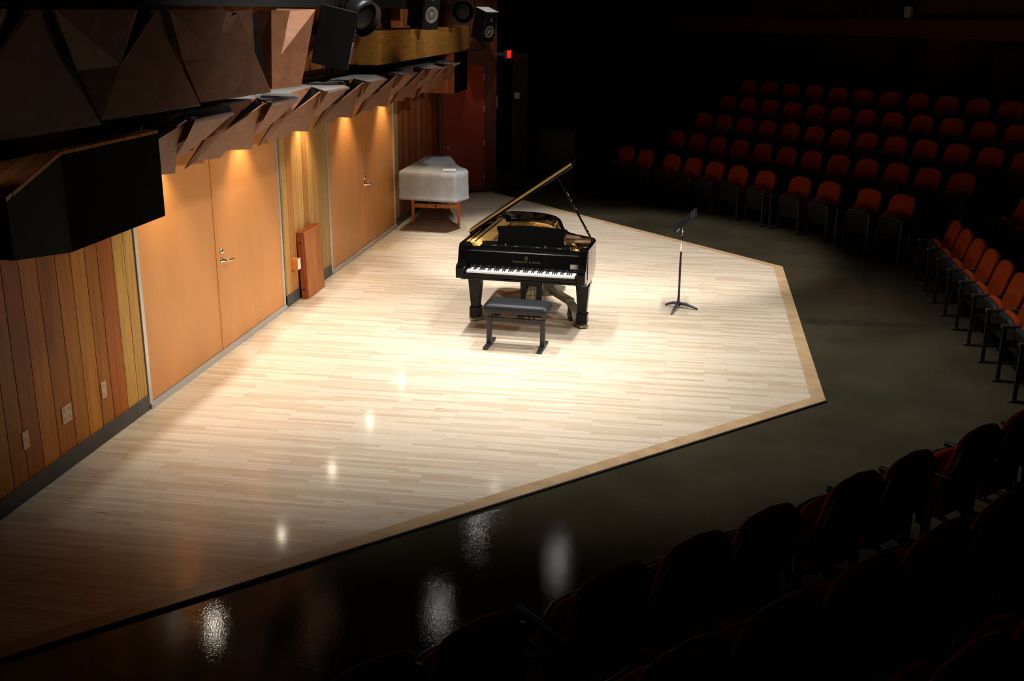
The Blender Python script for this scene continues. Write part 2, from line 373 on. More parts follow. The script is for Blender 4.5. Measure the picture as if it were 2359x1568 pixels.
boards(mb, [16.96 + 0.219 * k for k in range(15)], 0.13, 2.6, [(0.26, 0.075, 0.022), (0.22, 0.06, 0.02), (0.30, 0.09, 0.026), (0.18, 0.05, 0.018)])  # reddish boards, with the shade of this corner put into their tone
struct('wall_right', mb, M['board'], 'reddish timber boards toned dark for shade, beyond the second orange doors')
# upper wall, above the folded panels
mb = MB(); mb.cur = (0.03, 0.01, 0.004, 1); mb.box((WX - 0.20, 3.0, 2.60), (WX - 0.028, 20.02, 4.2))
boards(mb, [3.0 + 0.195 * k for k in range(88)], 2.602, 4.2, [(0.40, 0.13, 0.03), (0.46, 0.17, 0.04), (0.34, 0.10, 0.024), (0.42, 0.12, 0.03)])
struct('wall_upper', mb, M['board'], 'upper wall of vertical orange-brown boards behind the loudspeakers')
# baseboards
for nm, y0, y1 in (('baseboard_left', 3.0, 8.205), ('baseboard_middle', 11.66, 13.335), ('baseboard_right', 16.70, 20.0)):
    mb = MB(); mb.box((WX - 0.005, y0, 0.0), (WX + 0.012, y1, 0.138)); struct(nm, mb, M['rubber'], 'dark grey rubber baseboard under the timber boards', bevel=0.003)

# double doors
def double_door(n, y0, ym, y1, which):
    mb = MB(); mb.box((WX - 0.10, y0 - 0.0, 0), (WX - 0.045, y1 + 0.0, 2.60))
    d = struct('door_%d' % n, mb, M['wall_black'], 'pair of tall flat orange doors %s' % which)
    for a, c in ((y0 + 0.055, ym - 0.004), (ym + 0.004, y1 - 0.045)):
        q = MB(); q.box((WX - 0.045, a, 0.055), (WX - 0.004, c, 2.60)); obj('leaf', q, M['orange'], d, bevel=0.003)
    q = MB(); q.box((WX - 0.05, y0, 0), (WX + 0.012, y0 + 0.052, 2.6)); obj('frame', q, M['alu'], d, bevel=0.003)
    q = MB(); q.box((WX - 0.05, y1 - 0.045, 0), (WX + 0.012, y1, 2.6)); obj('frame', q, M['alu'], d, bevel=0.003)
    q = MB(); q.box((WX - 0.045, y0, 0.0), (WX + 0.03, y1, 0.05)); obj('threshold', q, M['sill'], d, bevel=0.006)
    q = MB(); q.box((WX - 0.006, ym - 0.05, 0.055), (WX + 0.004, ym - 0.012, 2.6)); obj('meeting_strip', q, M['orange'], d, bevel=0.002)
    # lever and dead bolt
    X = WX - 0.004; yl = ym + 0.075
    R = Matrix.Translation((X, yl, 1.06)) @ Matrix.Rotation(PI / 2, 4, 'Y')
    q = MB(); q.lathe([(0.028, 0.0), (0.028, 0.012), (0.022, 0.022), (0.012, 0.026)], R); obj('dead_bolt', q, M['chrome'], d, smooth=True)
    q = MB(); R = Matrix.Translation((X, yl, 0.965)) @ Matrix.Rotation(PI / 2, 4, 'Y')
    q.lathe([(0.030, 0.0), (0.030, 0.010), (0.014, 0.014), (0.013, 0.05)], R)
    q.tube([(X + 0.045, yl, 0.965), (X + 0.068, yl + 0.012, 0.965), (X + 0.072, yl + 0.05, 0.963), (X + 0.07, yl + 0.135, 0.957), (X + 0.055, yl + 0.15, 0.956)], [0.012, 0.013, 0.012, 0.011, 0.009])
    h = obj('handle', q, M['chrome'], d, smooth=True)
    return d
double_door(1, 8.212, 9.855, 11.60, 'nearer to the camera, behind the wooden boards')
double_door(2, 13.34, 14.93, 16.695, 'farther along the wall, beside the covered instrument')

# end wall with the red door, turned about 37 degrees
WA = Vector((WX, 20.02)); WD = Vector((0.806, 0.592)).normalized(); WN = Vector((WD.y, -WD.x))
ang = math.atan2(WD.y, WD.x)
EM = Matrix.Translation((WX, 20.02, 0)) @ Matrix.Rotation(ang, 4, 'Z')       # local x along the end wall, -y towards the room
mb = MB(); mb.box((0.99, 0.0, 0), (1.22, 0.16, 4.2), EM); mb.box((-0.1, 0, 2.44), (0.99, 0.16, 4.2), EM); mb.box((-0.1, 0, 0), (0.075, 0.16, 2.44), EM)
struct('wall_end', mb, M['dark_wood'], 'dark reddish end wall holding the red door')
mb = MB(); mb.box((0.09, 0.03, 0.012), (0.97, 0.08, 2.42), EM)
d3 = struct('door_3', mb, M['red_door'], 'dark red single door in the far corner of the stage')
q = MB(); q.box((0.075, 0.0, 0), (0.092, 0.10, 2.44), EM); q.box((0.972, 0.0, 0), (0.99, 0.10, 2.44), EM); q.box((0.075, 0.0, 2.42), (0.99, 0.1, 2.44), EM); obj('frame', q, M['dark_wood'], d3)
for z in (0.30, 0.95, 1.60, 2.20):
    q = MB(); q.tube([EM @ Vector((0.962, 0.022, z - 0.06)), EM @ Vector((0.962, 0.022, z + 0.06))], 0.010, 8); obj('hinge', q, M['alu'], d3)
q = MB(); q.lathe([(0.035, 0), (0.035, 0.008), (0.012, 0.012), (0.012, 0.035), (0.026, 0.045), (0.028, 0.06), (0.018, 0.07)], EM @ Matrix.Translation((0.17, 0.03, 0.92)) @ Matrix.Rotation(PI / 2, 4, 'X')); obj('knob', q, M['chrome'], d3, smooth=True)
mb = MB(); mb.box((0.99, -0.012, FZ), (1.232, 0.0, 0.14), EM); mb.box((1.22, -0.012, FZ), (1.232, 0.16, 0.14), EM); struct('baseboard_end', mb, M['rubber'], 'dark baseboard below the narrow wall beside the red door')

# ------------------------------------------------------------------ rest of the dark hall
KA = -0.08
uA = Vector((S2 + KA * S2, -S2 + KA * S2)).normalized(); nA = Vector((-uA.y, uA.x))          # row direction and outward normal of the far block
def PA(u, nn): return Vector((S2 * (u + nn), S2 * (nn - u)))
def nline(n12, u): return n12 + KA * (u + 12)
angA = math.atan2(uA.y, uA.x)
def slab(mb, c, d, nn, half0, half1, d0, d1, z0, z1):
    q = [c + d * half0 + nn * d0, c + d * half1 + nn * d0, c + d * half1 + nn * d1, c + d * half0 + nn * d1]
    mb.prism([(p.x, p.y) for p in q], z0, z1)
cA = PA(-12, 0)
mb = MB(); slab(mb, cA, uA, nA, -12, 9.5, 20.6, 20.9, FZ, 8.5); struct('wall_back', mb, M['wall_black'], 'dark back wall of the hall above the far seats')
for i, (h0, h1, z0, z1, d) in enumerate([(-3.2, -2.0, 1.9, 3.0, .05), (-1.6, .1, 1.85, 2.75, .05), (1.2, 2.2, 1.9, 2.8, .05), (3.3, 5.0, 1.9, 2.8, .05), (-6.0, -4.0, 2.2, 2.9, .05),
                                   (-3.5, 0.2, 3.45, 4.6, .05), (1.0, 2.9, 3.45, 4.6, .05), (4.0, 5.6, 3.45, 4.6, .05), (-8.5, -5.5, 3.45, 4.6, .05)]):
    mb = MB(); slab(mb, cA, uA, nA, h0, h1, 20.6 - d, 20.6, z0, z1); struct('trim_%d' % (10 + i), mb, M['wall_dark'], 'dark red timber panel on the back wall of the hall')
mb = MB(); slab(mb, cA, uA, nA, -11, 9.3, 20.35, 20.6, 2.95, 3.32); struct('trim_5', mb, M['band'], 'long dark red fascia band across the back wall')
mb = MB(); mb.box((9.5, -3, FZ), (9.8, 20, 8.5)); struct('wall_side', mb, M['wall_black'], 'dark side wall behind the right-hand seats')
mb = MB(); mb.box((-4.6, 20.9, FZ), (-4.4, 34, 8.5)); struct('wall_passage', mb, M['wall_black'], 'dark wall of the passage beyond the red door')
mb = MB(); mb.box((-9, -6, 8.5), (14, 36, 8.7)); struct('ceiling', mb, M['ceil'], 'unlit dark ceiling of the hall')
bx = tag(obj('wall_speaker', (lambda q: (q.box((-0.085, -0.10, -0.12), (0.085, 0.0, 0.12)), q)[1])(MB()), M['white_dull'], bevel=0.01), 'small pale box fixed high on the dark back wall', 'wall box')
p = PA(-14.15, 20.0); bx.location = (4.2, 24.0 + 0.13, 3.45); bx.rotation_euler = (0, 0, angA)
bpos = cA + uA * 0 + nA * 20.35
# put the small box on the face of the wall above the band
tpt = (Vector((4.14, 24.14)) - cA); hh = tpt.dot(uA); pw = cA + uA * hh + nA * 20.55; bx.location = (pw.x, pw.y, 3.46)

# tiers of the far block
for k, (n12, zt, nxt) in enumerate([(14.78, 0.25, 20.6), (15.62, 0.564, 20.6), (16.45, 0.865, 20.6), (17.28, 1.15, 20.6), (18.3, 1.5, 20.6)]):
    mb = MB(); slab(mb, cA, uA, nA, -4.6, 7.2, n12, nxt, FZ if k == 0 else zt - 0.32, zt); struct('floor_tier_%d' % (k + 1), mb, M['tier'], 'dark raised tier under the far rows of seats')
mb = MB(); mb.box((4.0, 5.0, FZ), (9.5, 15.2, 0.28)); mb.box((4.9, 5.0, 0.28), (9.5, 15.2, 0.58)); struct('floor_tier_7', mb, M['tier'], 'dark raised tier under the right-hand seats')
mb = MB(); mb.box((3.45, 15.35, FZ), (4.4, 16.5, 0.13)); mb.box((3.8, 15.6, 0.13), (4.9, 16.9, 0.27)); struct('floor_steps', mb, mat('dark_blue_step_carpet', (0.035, 0.037, 0.048), 0.8), 'dark carpeted steps between two blocks of seats')
cC = Vector((0, 0)); uC = Vector((S2, S2)); nC = Vector((S2, -S2))
for k, (n0, zt) in enumerate([(-2.86, 0.22), (-1.98, 0.47), (-1.1, 0.72)]):
    mb = MB(); slab(mb, cC, uC, nC, -1.0, 9.0, n0, 3.0, FZ if k == 0 else zt - 0.25, zt); struct('floor_tier_%d' % (8 + k), mb, M['tier'], 'dark raised tier under the near seats')

# ------------------------------------------------------------------ folded plywood baffles on the wall
def baffle(y0, ys, label, zlift=0.0):
    t = thing('folded_baffle', label, 'wall baffle', (WX, y0, 2.13), 0, 'folded plywood baffles above the doors')
    def V(x, y, z): return (x - WX, y * ys, z - 2.13 + (zlift if z < 2.5 else 0))
    P_ = 1.605
    A, B, C, D = V(-3.68, 0, 2.575), V(-3.66, 0.70, 2.575), V(-4.03, 1.45, 2.575), V(-4.10, 2.30, 2.575)
    A2 = V(-3.68, P_, 2.575); F, Fp = V(-3.80, 1.734, 2.563), V(-3.80, 0.134, 2.563)
    P, Q, T, T2 = V(-3.927, 0.312, 2.28), V(-3.809, 0.101, 2.422), V(-3.824, 0.479, 2.388), V(-3.92, 0.69, 2.362)
    G, P2, Q2 = V(-3.883, 0.976, 2.384), V(-3.927, 1.75, 2.287), V(-3.883, 1.694, 2.383); Pp, Qp = V(-3.927, 1.75 - P_, 2.287), V(-3.883, 1.694 - P_, 2.383); Fp = V(-3.80, 1.734 - P_, 2.563)
    N, b1, b2, b3, b4 = V(-4.032, 0.50, 2.13), V(-3.973, 0.594, 2.187), V(-3.995, 1.113, 2.139), V(-3.968, 1.209, 2.198), V(-4.0, 1.852, 2.129)
    q = MB()
    for f in ([A, B, T, P, Q], [C, D, G], [C, G, T2], [T2, G, b1], [T2, b1, N], [G, F, Q2, P2, b4, b3, b2, b1], [Fp, A, Q], [Fp, Q, Qp], [Q, P, Pp, Qp]):
        q.poly(f)
    bmesh.ops.remove_doubles(q.bm, verts=q.bm.verts, dist=1e-5)
    obj('folded_face', q, M['ply'], t, solid=0.018)
    q = MB(); Dp = V(-4.10, 0.70, 2.575)
    top = [A, B, C, D, V(-4.505, 3.04, 2.575), V(-4.505, 1.44, 2.575), Dp]
    q.mesh([Vector(v) for v in top] + [Vector(v) - Vector((0, 0, 0.016)) for v in top],
           [tuple(range(7)), tuple(range(13, 6, -1))] + [(i, (i + 1) % 7, 7 + (i + 1) % 7, 7 + i) for i in range(7)])
    obj('ledge', q, M['dust'], t)
    q = MB(); a_, c_ = V(-4.135, -0.15, 2.24), V(-4.115, 0.85, 2.555); q.box(a_, c_); obj('shade_board', q, M['black_paint'], t)  # black board stands in for the shade inside the notch
    q = MB(); q.mesh([V(-4.115, 2.31, 2.557), V(-3.83, 1.76, 2.548), V(-4.03, 1.80, 2.28), V(-4.125, 2.31, 2.557), V(-3.84, 1.76, 2.548), V(-4.04, 1.80, 2.28)], [(0, 1, 2), (5, 4, 3), (0, 3, 4, 1), (1, 4, 5, 2), (2, 5, 3, 0)]); obj('shade_fin', q, M['black_paint'], t)  # black fin puts the cavity's shade behind the opening
    return t
BY = [6.20 + 1.605 * k for k in range(7)]
for i, y in enumerate(BY):
    baffle(y, 1.0, 'brown folded plywood baffle on the wall, %s' % ['nearest of the lower row, behind the black box', 'second from the near end of the lower row', 'third in the lower row, above the first doors',
           'fourth in the lower row, above the golden boards', 'fifth in the lower row, below the tilted loudspeaker', 'sixth in the lower row, above the second doors', 'seventh in the lower row, under the thick beam'][i])
baffle(17.35, 0.72, 'brown folded plywood baffle, farthest of the lower row, in front of the wood-sided box', 0.10)
mb = MB(); mb.cur = (0.42, 0.22, 0.06, 1); mb.box((WX, 9.9, 2.58), (WX + 0.035, 18.8, 2.63)); struct('trim_6', mb, M['board_y'], 'thin wooden batten behind the dusty baffle ledge')

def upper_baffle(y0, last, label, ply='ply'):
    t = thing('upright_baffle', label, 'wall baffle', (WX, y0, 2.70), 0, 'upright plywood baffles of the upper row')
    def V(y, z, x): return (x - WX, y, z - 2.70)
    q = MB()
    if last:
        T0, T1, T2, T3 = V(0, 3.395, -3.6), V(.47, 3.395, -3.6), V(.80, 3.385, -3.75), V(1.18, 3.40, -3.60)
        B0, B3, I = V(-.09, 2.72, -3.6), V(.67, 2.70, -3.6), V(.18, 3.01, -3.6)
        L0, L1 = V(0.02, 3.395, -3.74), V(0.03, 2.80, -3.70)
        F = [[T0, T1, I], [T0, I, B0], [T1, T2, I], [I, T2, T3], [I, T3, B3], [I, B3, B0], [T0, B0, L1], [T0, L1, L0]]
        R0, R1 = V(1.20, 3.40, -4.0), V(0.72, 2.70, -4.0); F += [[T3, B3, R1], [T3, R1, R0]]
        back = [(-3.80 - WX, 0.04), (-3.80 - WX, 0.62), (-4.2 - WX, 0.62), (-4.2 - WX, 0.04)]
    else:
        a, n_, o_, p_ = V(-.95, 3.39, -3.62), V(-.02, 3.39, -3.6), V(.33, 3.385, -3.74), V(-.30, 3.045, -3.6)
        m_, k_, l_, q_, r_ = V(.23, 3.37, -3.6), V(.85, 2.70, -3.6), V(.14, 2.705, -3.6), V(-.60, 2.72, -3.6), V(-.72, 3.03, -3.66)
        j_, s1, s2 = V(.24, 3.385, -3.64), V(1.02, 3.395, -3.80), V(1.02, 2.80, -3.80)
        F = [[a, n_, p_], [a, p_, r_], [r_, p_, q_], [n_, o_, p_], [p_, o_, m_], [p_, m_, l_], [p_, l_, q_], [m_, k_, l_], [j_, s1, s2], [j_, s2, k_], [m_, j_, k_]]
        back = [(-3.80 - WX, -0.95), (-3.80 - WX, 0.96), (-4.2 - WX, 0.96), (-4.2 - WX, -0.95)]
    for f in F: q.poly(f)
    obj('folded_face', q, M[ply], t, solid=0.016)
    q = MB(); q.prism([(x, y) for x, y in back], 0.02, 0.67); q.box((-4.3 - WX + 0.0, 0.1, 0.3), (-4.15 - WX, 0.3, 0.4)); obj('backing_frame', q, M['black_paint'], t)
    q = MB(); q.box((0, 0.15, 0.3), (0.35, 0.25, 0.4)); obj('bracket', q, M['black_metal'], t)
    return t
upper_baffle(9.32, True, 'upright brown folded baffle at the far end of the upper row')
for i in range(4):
    upper_baffle(8.36 - 1.45 * i, False, 'upright brown folded baffle, %s from the far end of the upper row' % ordinal(i + 1), 'ply_shade')

# dark slab above everything on this wall
mb = MB(); mb.box((WX - 0.1, 3.0, 3.425), (-4.12, 17.2, 3.75)); struct('trim_7', mb, M['slab'], 'dark grey soffit along the top of the stage wall')

# black cloth-fronted boxes jutting from the wall
def wood_top(mb, x0, x1, y0, y1, z, zt):
    pass
t = thing('acoustic_box', 'large black cloth-fronted box with board top, over the boards at the near left', 'wall box', (-4.1, 6.4, 1.98))
def L(x, y, z): return (x + 4.1, y - 6.4, z - 1.98)
q = MB()
fr = [(-3.60, 7.045), (-4.505, 7.045), (-4.505, 5.79), (-3.60, 5.82)]
q.prism([(x + 4.1, y - 6.4) for x, y in reversed(fr)], 0.0, 0.585)
obj('cloth_front', q, M['fabric_black'], t, bevel=0.006)
q = MB(); q.mesh([L(-3.60, 5.82, 1.98), L(-2.95, 4.30, 2.30), L(-2.95, 4.30, 2.565), L(-3.60, 5.82, 2.565), L(-3.75, 5.82, 1.98), L(-3.10, 4.30, 2.30), L(-3.10, 4.30, 2.565), L(-3.75, 5.82, 2.565)],
       [(0, 1, 2, 3), (7, 6, 5, 4), (0, 4, 5, 1), (3, 2, 6, 7), (1, 5, 6, 2), (0, 3, 7, 4)]); obj('cloth_wing', q, M['fabric_black'], t)
q = MB(); dv = Vector((-0.404, 0.915, 0)).normalized()
random.seed(3)
xs = [4.0 + 0.2 * k for k in range(19)]
for k in range(-14, 7):
    ya, yb = 5.886 + 0.2 * k + 0.004, 5.886 + 0.2 * k + 0.196
    # board strip clipped to x in [-4.5, xf] where the front edge is the box / wing line
    c = [(0.34, 0.12, 0.03), (0.40, 0.16, 0.045), (0.36, 0.13, 0.034)][k % 3]; kk = random.uniform(.85, 1.15); q.cur = (c[0] * kk, c[1] * kk, c[2] * kk, 1)
    sl = dv.y / dv.x
    for reg in ([(-3.6, 5.82), (-3.6, 7.04), (-4.5, 7.04), (-4.5, 5.82)], [(-2.95, 4.3), (-3.6, 5.82), (-4.5, 5.82), (-4.5, 4.3)]):
        pg = reg
        for yr, sg in ((ya, 1), (yb, -1)):
            out_ = []
            fd = lambda p: sg * (p[1] - (yr + (p[0] + 3.65) * sl))
            for i_ in range(len(pg)):
                p0, p1 = pg[i_], pg[(i_ + 1) % len(pg)]; d0, d1 = fd(p0), fd(p1)
                if d0 >= 0: out_.append(p0)
                if d0 * d1 < 0:
                    f_ = d0 / (d0 - d1); out_.append((p0[0] + (p1[0] - p0[0]) * f_, p0[1] + (p1[1] - p0[1]) * f_))
            pg = out_
            if len(pg) < 3: break
        if len(pg) >= 3:
            q.prism([(x + 4.1, y - 6.4) for x, y in pg], 0.587, 0.607)
obj('board_top', q, M['panel_wood'], t)
t = thing('acoustic_box', 'wood-sided box with black cloth front, high in the corner by the red door', 'wall box', (-4.25, 19.5, 1.99))
q = MB(); q.prism([(-0.25, -0.45), (0.20, -0.36), (0.20, 0.72), (-0.25, 0.42)], 0.0, 0.70); obj('carcass', q, M['black_paint'], t)
q = MB(); a_, b_ = Vector((-0.25, -0.478)), Vector((0.232, -0.384))
for k, c in enumerate([(0.34, 0.08, 0.02), (0.42, 0.11, 0.03), (0.38, 0.09, 0.022), (0.44, 0.13, 0.035), (0.40, 0.1, 0.026)]):
    p0, p1 = a_.lerp(b_, k / 5 + 0.004), a_.lerp(b_, (k + 1) / 5 - 0.004)
    q.cur = (*c, 1); q.prism([(p0.x, p0.y), (p1.x, p1.y), (p1.x - 0.004, p1.y + 0.022), (p0.x - 0.004, p0.y + 0.022)], 0.0, 0.70)
obj('board_side', q, M['board_x'], t)
q = MB(); q.prism([(0.203, -0.358), (0.232, -0.352), (0.236, 0.78), (0.203, 0.74)], 0.0, 0.70); obj('cloth_front', q, M['fabric_black'], t)

# thick beam
t = thing('timber_beam', 'thick knotty timber beam on the wall above the far baffles', 'beam', (-4.2, 17.2, 2.70))
q = MB(); q.cur = (0.46, 0.22, 0.045, 1); q.box((-0.30, -3.03, 0.0), (0.20, 3.15, 0.44)); obj('main_length', q, M['board_y'], t, bevel=0.004)
q = MB(); q.cur = (0.36, 0.115, 0.024, 1); q.box((-0.30, -5.6, 0.02), (-0.10, -3.035, 0.42)); obj('set_back_length', q, M['board_y'], t, bevel=0.004)
q = MB(); q.mi = 0
for y, z, r in ((-0.8, 0.30, .022), (-1.6, 0.20, .02), (0.4, 0.24, .02), (1.2, 0.14, .018), (2.1, .28, .016), (-2.3, .33, .018), (2.7, .12, .014)):
    q.lathe([(r, 0), (r * .8, .0015)], Matrix.Translation((0.2, y, z)) @ Matrix.Rotation(PI / 2, 4, 'Y'), 12)
obj('knot', q, M['dark_wood'], t)

# ------------------------------------------------------------------ loudspeakers and lamps on the wall
def speaker(label, loc, wdt, dep, hgt, yaw, pitch, cone_z, cone_r, arm_pts, hang):
    t = thing('loudspeaker', label, 'loudspeaker', loc, 0, 'black loudspeakers above the stage wall')
    R = Matrix.Rotation(yaw, 4, 'Z') @ Matrix.Rotation(pitch, 4, 'Y')
    q = MB(); q.box((-dep / 2, -wdt / 2, 0), (dep / 2, wdt / 2, hgt), R); obj('cabinet', q, M['black_paint'], t, bevel=0.008)
    q = MB(); q.box((dep / 2, -wdt / 2 + 0.015, 0.015), (dep / 2 + 0.012, wdt / 2 - 0.015, hgt - 0.015), R); f = obj('front_baffle', q, M['black_metal'], t, bevel=0.004)
    q = MB(); q.lathe([(cone_r * 1.15, 0), (cone_r * 1.15, 0.008), (cone_r, 0.010), (cone_r * 0.9, 0.004), (cone_r * 0.45, -0.008), (cone_r * 0.4, 0.006), (0.005, 0.012)], R @ Matrix.Translation((dep / 2 + 0.012, 0, cone_z)) @ Matrix.Rotation(PI / 2, 4, 'Y'))
    obj('woofer', q, M['cone'], t, smooth=True)
    q = MB(); q.lathe([(0.035, 0), (0.03, 0.008), (0.01, 0.012)], R @ Matrix.Translation((dep / 2 + 0.012, 0, cone_z + cone_r + 0.12)) @ Matrix.Rotation(PI / 2, 4, 'Y')); obj('tweeter', q, M['steel_dark'], t, smooth=True)
    if arm_pts:
        q = MB(); q.lathe([(0.05, -0.11), (0.05, 0.02)], Matrix.Translation((0, 0, 0)), 12); obj('swivel', q, M['black_metal'], t)
        q = MB(); q.tube([Vector(p) - Vector(loc) for p in arm_pts], 0.018, 10); obj('arm', q, M['black_metal'], t, smooth=True)
    return t
speaker('black loudspeaker tilted forward on a bent rod beside the upright baffles', (-4.04, 12.2, 2.78), 0.34, 0.40, 0.66, math.radians(13), math.radians(13), 0.2, 0.11,
        [(-4.505, 12.15, 2.64), (-4.36, 12.15, 2.635), (-4.12, 12.18, 2.615), (-4.05, 12.19, 2.63), (-4.04, 12.2, 2.69)], False)
sp2 = speaker('black loudspeaker standing on the timber beam with its round cone showing', (-3.93, 16.35, 3.158), 0.32, 0.36, 0.62, math.radians(-38), math.radians(10), 0.22, 0.105, None, False)
q = MB(); q.box((-0.16, -0.12, -0.018), (0.16, 0.12, 0.02)); obj('foot_plate', q, M['black_metal'], sp2)
q = MB(); q.box((-0.38, -0.62, -0.018), (-0.33, -0.58, 0.36)); q.box((-0.38, -0.62, -0.018), (0.0, -0.5, 0.0)); obj('strut', q, M['black_metal'], sp2)
sp3 = speaker('black loudspeaker with pale lit top hanging at the far end of the beam', (-3.70, 20.08, 2.905), 0.30, 0.30, 0.55, math.radians(-38), math.radians(17), 0.19, 0.095,
        [(-4.02, 20.1, 2.72), (-3.9, 20.1, 2.715), (-3.70, 20.09, 2.715), (-3.665, 20.08, 2.74), (-3.66, 20.08, 2.80)], False)

q = MB(); q.box((-0.15, -0.15, 0.55), (0.15, 0.15, 0.556), Matrix.Rotation(math.radians(-38), 4, 'Z') @ Matrix.Rotation(math.radians(17), 4, 'Y')); obj('lit_top', q, M['paper'], sp3)  # white sheet paints bright light onto the black cabinet's top

def stage_lamp(label, loc, yaw, pitch, r, hang):
    t = thing('stage_lamp', label, 'stage lamp', loc, 0, 'round black stage lamps above the wall')
    R = Matrix.Rotation(yaw, 4, 'Z') @ Matrix.Rotation(pitch, 4, 'Y')
    q = MB(); q.lathe([(r * .45, -0.30), (r * .8, -0.26), (r * .92, -0.1), (r, 0.0), (r, 0.10), (r * .93, 0.10), (r * .90, 0.03)], R @ Matrix.Rotation(PI / 2, 4, 'Y'), 32); obj('housing', q, M['black_metal'], t, smooth=True)
    q = MB(); q.lathe([(r * .88, 0.03), (r * .5, 0.055), (0.01, 0.06)], R @ Matrix.Rotation(PI / 2, 4, 'Y'), 32); obj('lens', q, M['black_paint'], t, smooth=True)
    q = MB(); yk = [R @ Vector((0, -r * 1.08, 0)), R @ Vector((-0.02, -r * 1.08, 0)) + Vector((0, 0, r)), Vector((-0.1, -r * .5, r * 1.4)), Vector((-0.1, r * .5, r * 1.4)), R @ Vector((-0.02, r * 1.08, 0)) + Vector((0, 0, r)), R @ Vector((0, r * 1.08, 0))]
    q.tube(yk, 0.014, 8); obj('yoke', q, M['black_metal'], t)
    q = MB(); q.tube([Vector((-0.1, 0, r * 1.4)), Vector(hang) - Vector(loc)], 0.02, 8); obj('hanger', q, M['black_metal'], t)
    return t
stage_lamp('round black stage lamp behind the tilted loudspeaker', (-3.80, 12.75, 3.33), math.radians(-30), math.radians(25), 0.22, (-4.2, 12.8, 3.74))
stage_lamp('round black stage lamp above the far end of the timber beam', (-3.76, 18.6, 3.40), math.radians(-75), math.radians(5), 0.20, (-4.2, 17.1, 3.74))

# fixtures of the five down lights
for i, y in enumerate(DOWN_Y):
    t = thing('down_light', 'small down light hidden under the baffles, %s from the near end' % ordinal(i), 'down light', (-4.30, y, 2.43), 0, 'down lights under the baffles')
    q = MB(); q.lathe([(0.05, 0.12), (0.055, 0.115), (0.055, 0.0), (0.050, 0.0), (0.046, 0.05)], None, 20); obj('can', q, M['black_metal'], t, smooth=True)
    q = MB(); q.tube([(0, 0, 0.11), (0, 0, 0.128)], 0.02, 8); obj('stem', q, M['black_metal'], t)
    q = MB(); q.lathe([(0.040, 0.012), (0.040, 0.0), (0.030, -0.016), (0.012, -0.024)], None, 16); obj('bulb', q, M['lamp_disc'], t, smooth=True)

# ------------------------------------------------------------------ wall plates
def plate(label, y, z, wy, hz, cols, rows):
    t = thing('outlet_plate', label, 'outlet', (WX, y, z), 0, 'beige outlet plates on the boards')
    q = MB(); q.box((0, -wy / 2, -hz / 2), (0.008, wy / 2, hz / 2)); obj('plate', q, M['plate'], t, bevel=0.004)
    for i in range(cols):
        for j in range(rows):
            cy = (i - (cols - 1) / 2) * wy / cols; cz = (j - (rows - 1) / 2) * hz / rows
            q = MB(); q.lathe([(0.017, 0.007), (0.016, 0.0105), (0.004, 0.0105)], Matrix.Translation((0.0, cy, cz)) @ Matrix.Rotation(PI / 2, 4, 'Y'), 14)
            s_ = obj('socket', q, M['plate'], t)
            q = MB()
            for a, b_ in ((-0.006, 0.004), (0.006, 0.004), (0, -0.008)):
                q.box((0.0105, cy + a - 0.0016, cz + b_ - 0.0045), (0.0112, cy + a + 0.0016, cz + b_ + 0.0045))
            obj('slot', q, M['slot'], s_)
plate('beige single outlet plate, leftmost on the dark boards', 6.425, 0.437, 0.075, 0.135, 1, 1)
plate('square beige plate with four sockets on the boards', 6.96, 0.435, 0.13, 0.14, 2, 2)
plate('beige double socket plate nearest the orange doors', 7.505, 0.435, 0.075, 0.14, 1, 2)
t = thing('outlet_box', 'white socket on a projecting brown block between the orange doors', 'outlet', (WX, 11.90, 0.48))
q = MB(); q.box((0, -0.05, -0.065), (0.085, 0.045, 0.07)); obj('block', q, M['leg_orange'], t, bevel=0.003)
q = MB(); q.box((0.085, -0.045, -0.062), (0.092, 0.04, 0.066)); pl = obj('plate', q, M['plate_white'], t, bevel=0.002)
q = MB()
for z in (-0.03, 0.03):
    for a in (-0.010, 0.006): q.box((0.092, a - 0.002, z - 0.006), (0.0926, a + 0.002, z + 0.006))
obj('slot', q, M['slot'], pl)

# leaning board panel
t = thing('board_panel', 'short red-brown panel of boards standing against the golden wall', 'wooden panel', (WX, 12.38, 0))
T_ = Matrix.Translation((0.03, 0, 0)) @ Matrix.Rotation(math.radians(-2.0), 4, 'Y')
q = MB(); q.cur = (0.30, 0.075, 0.016, 1); q.box((0.012, -0.32, 0.0), (0.075, 0.31, 0.83), T_); obj('frame', q, M['panel_wood'], t, bevel=0.003)
q = MB()
for k, c in enumerate([(0.46, 0.16, 0.045), (0.48, 0.17, 0.05), (0.44, 0.15, 0.042)]):
    q.cur = (*c, 1); q.box((0.077, -0.285 + 0.2 * k + 0.003, 0.0), (0.095, -0.285 + 0.2 * (k + 1) - 0.003, 0.82), T_)
obj('board_face', q, M['panel_wood'], t, bevel=0.003)
for z in (0.70, 0.12):
    q = MB(); q.lathe([(0.012, 0), (0.012, 0.004)], T_ @ Matrix.Translation((0.05, -0.32, z)) @ Matrix.Rotation(PI / 2, 4, 'X'), 10); obj('bolt', q, M['black_metal'], t)

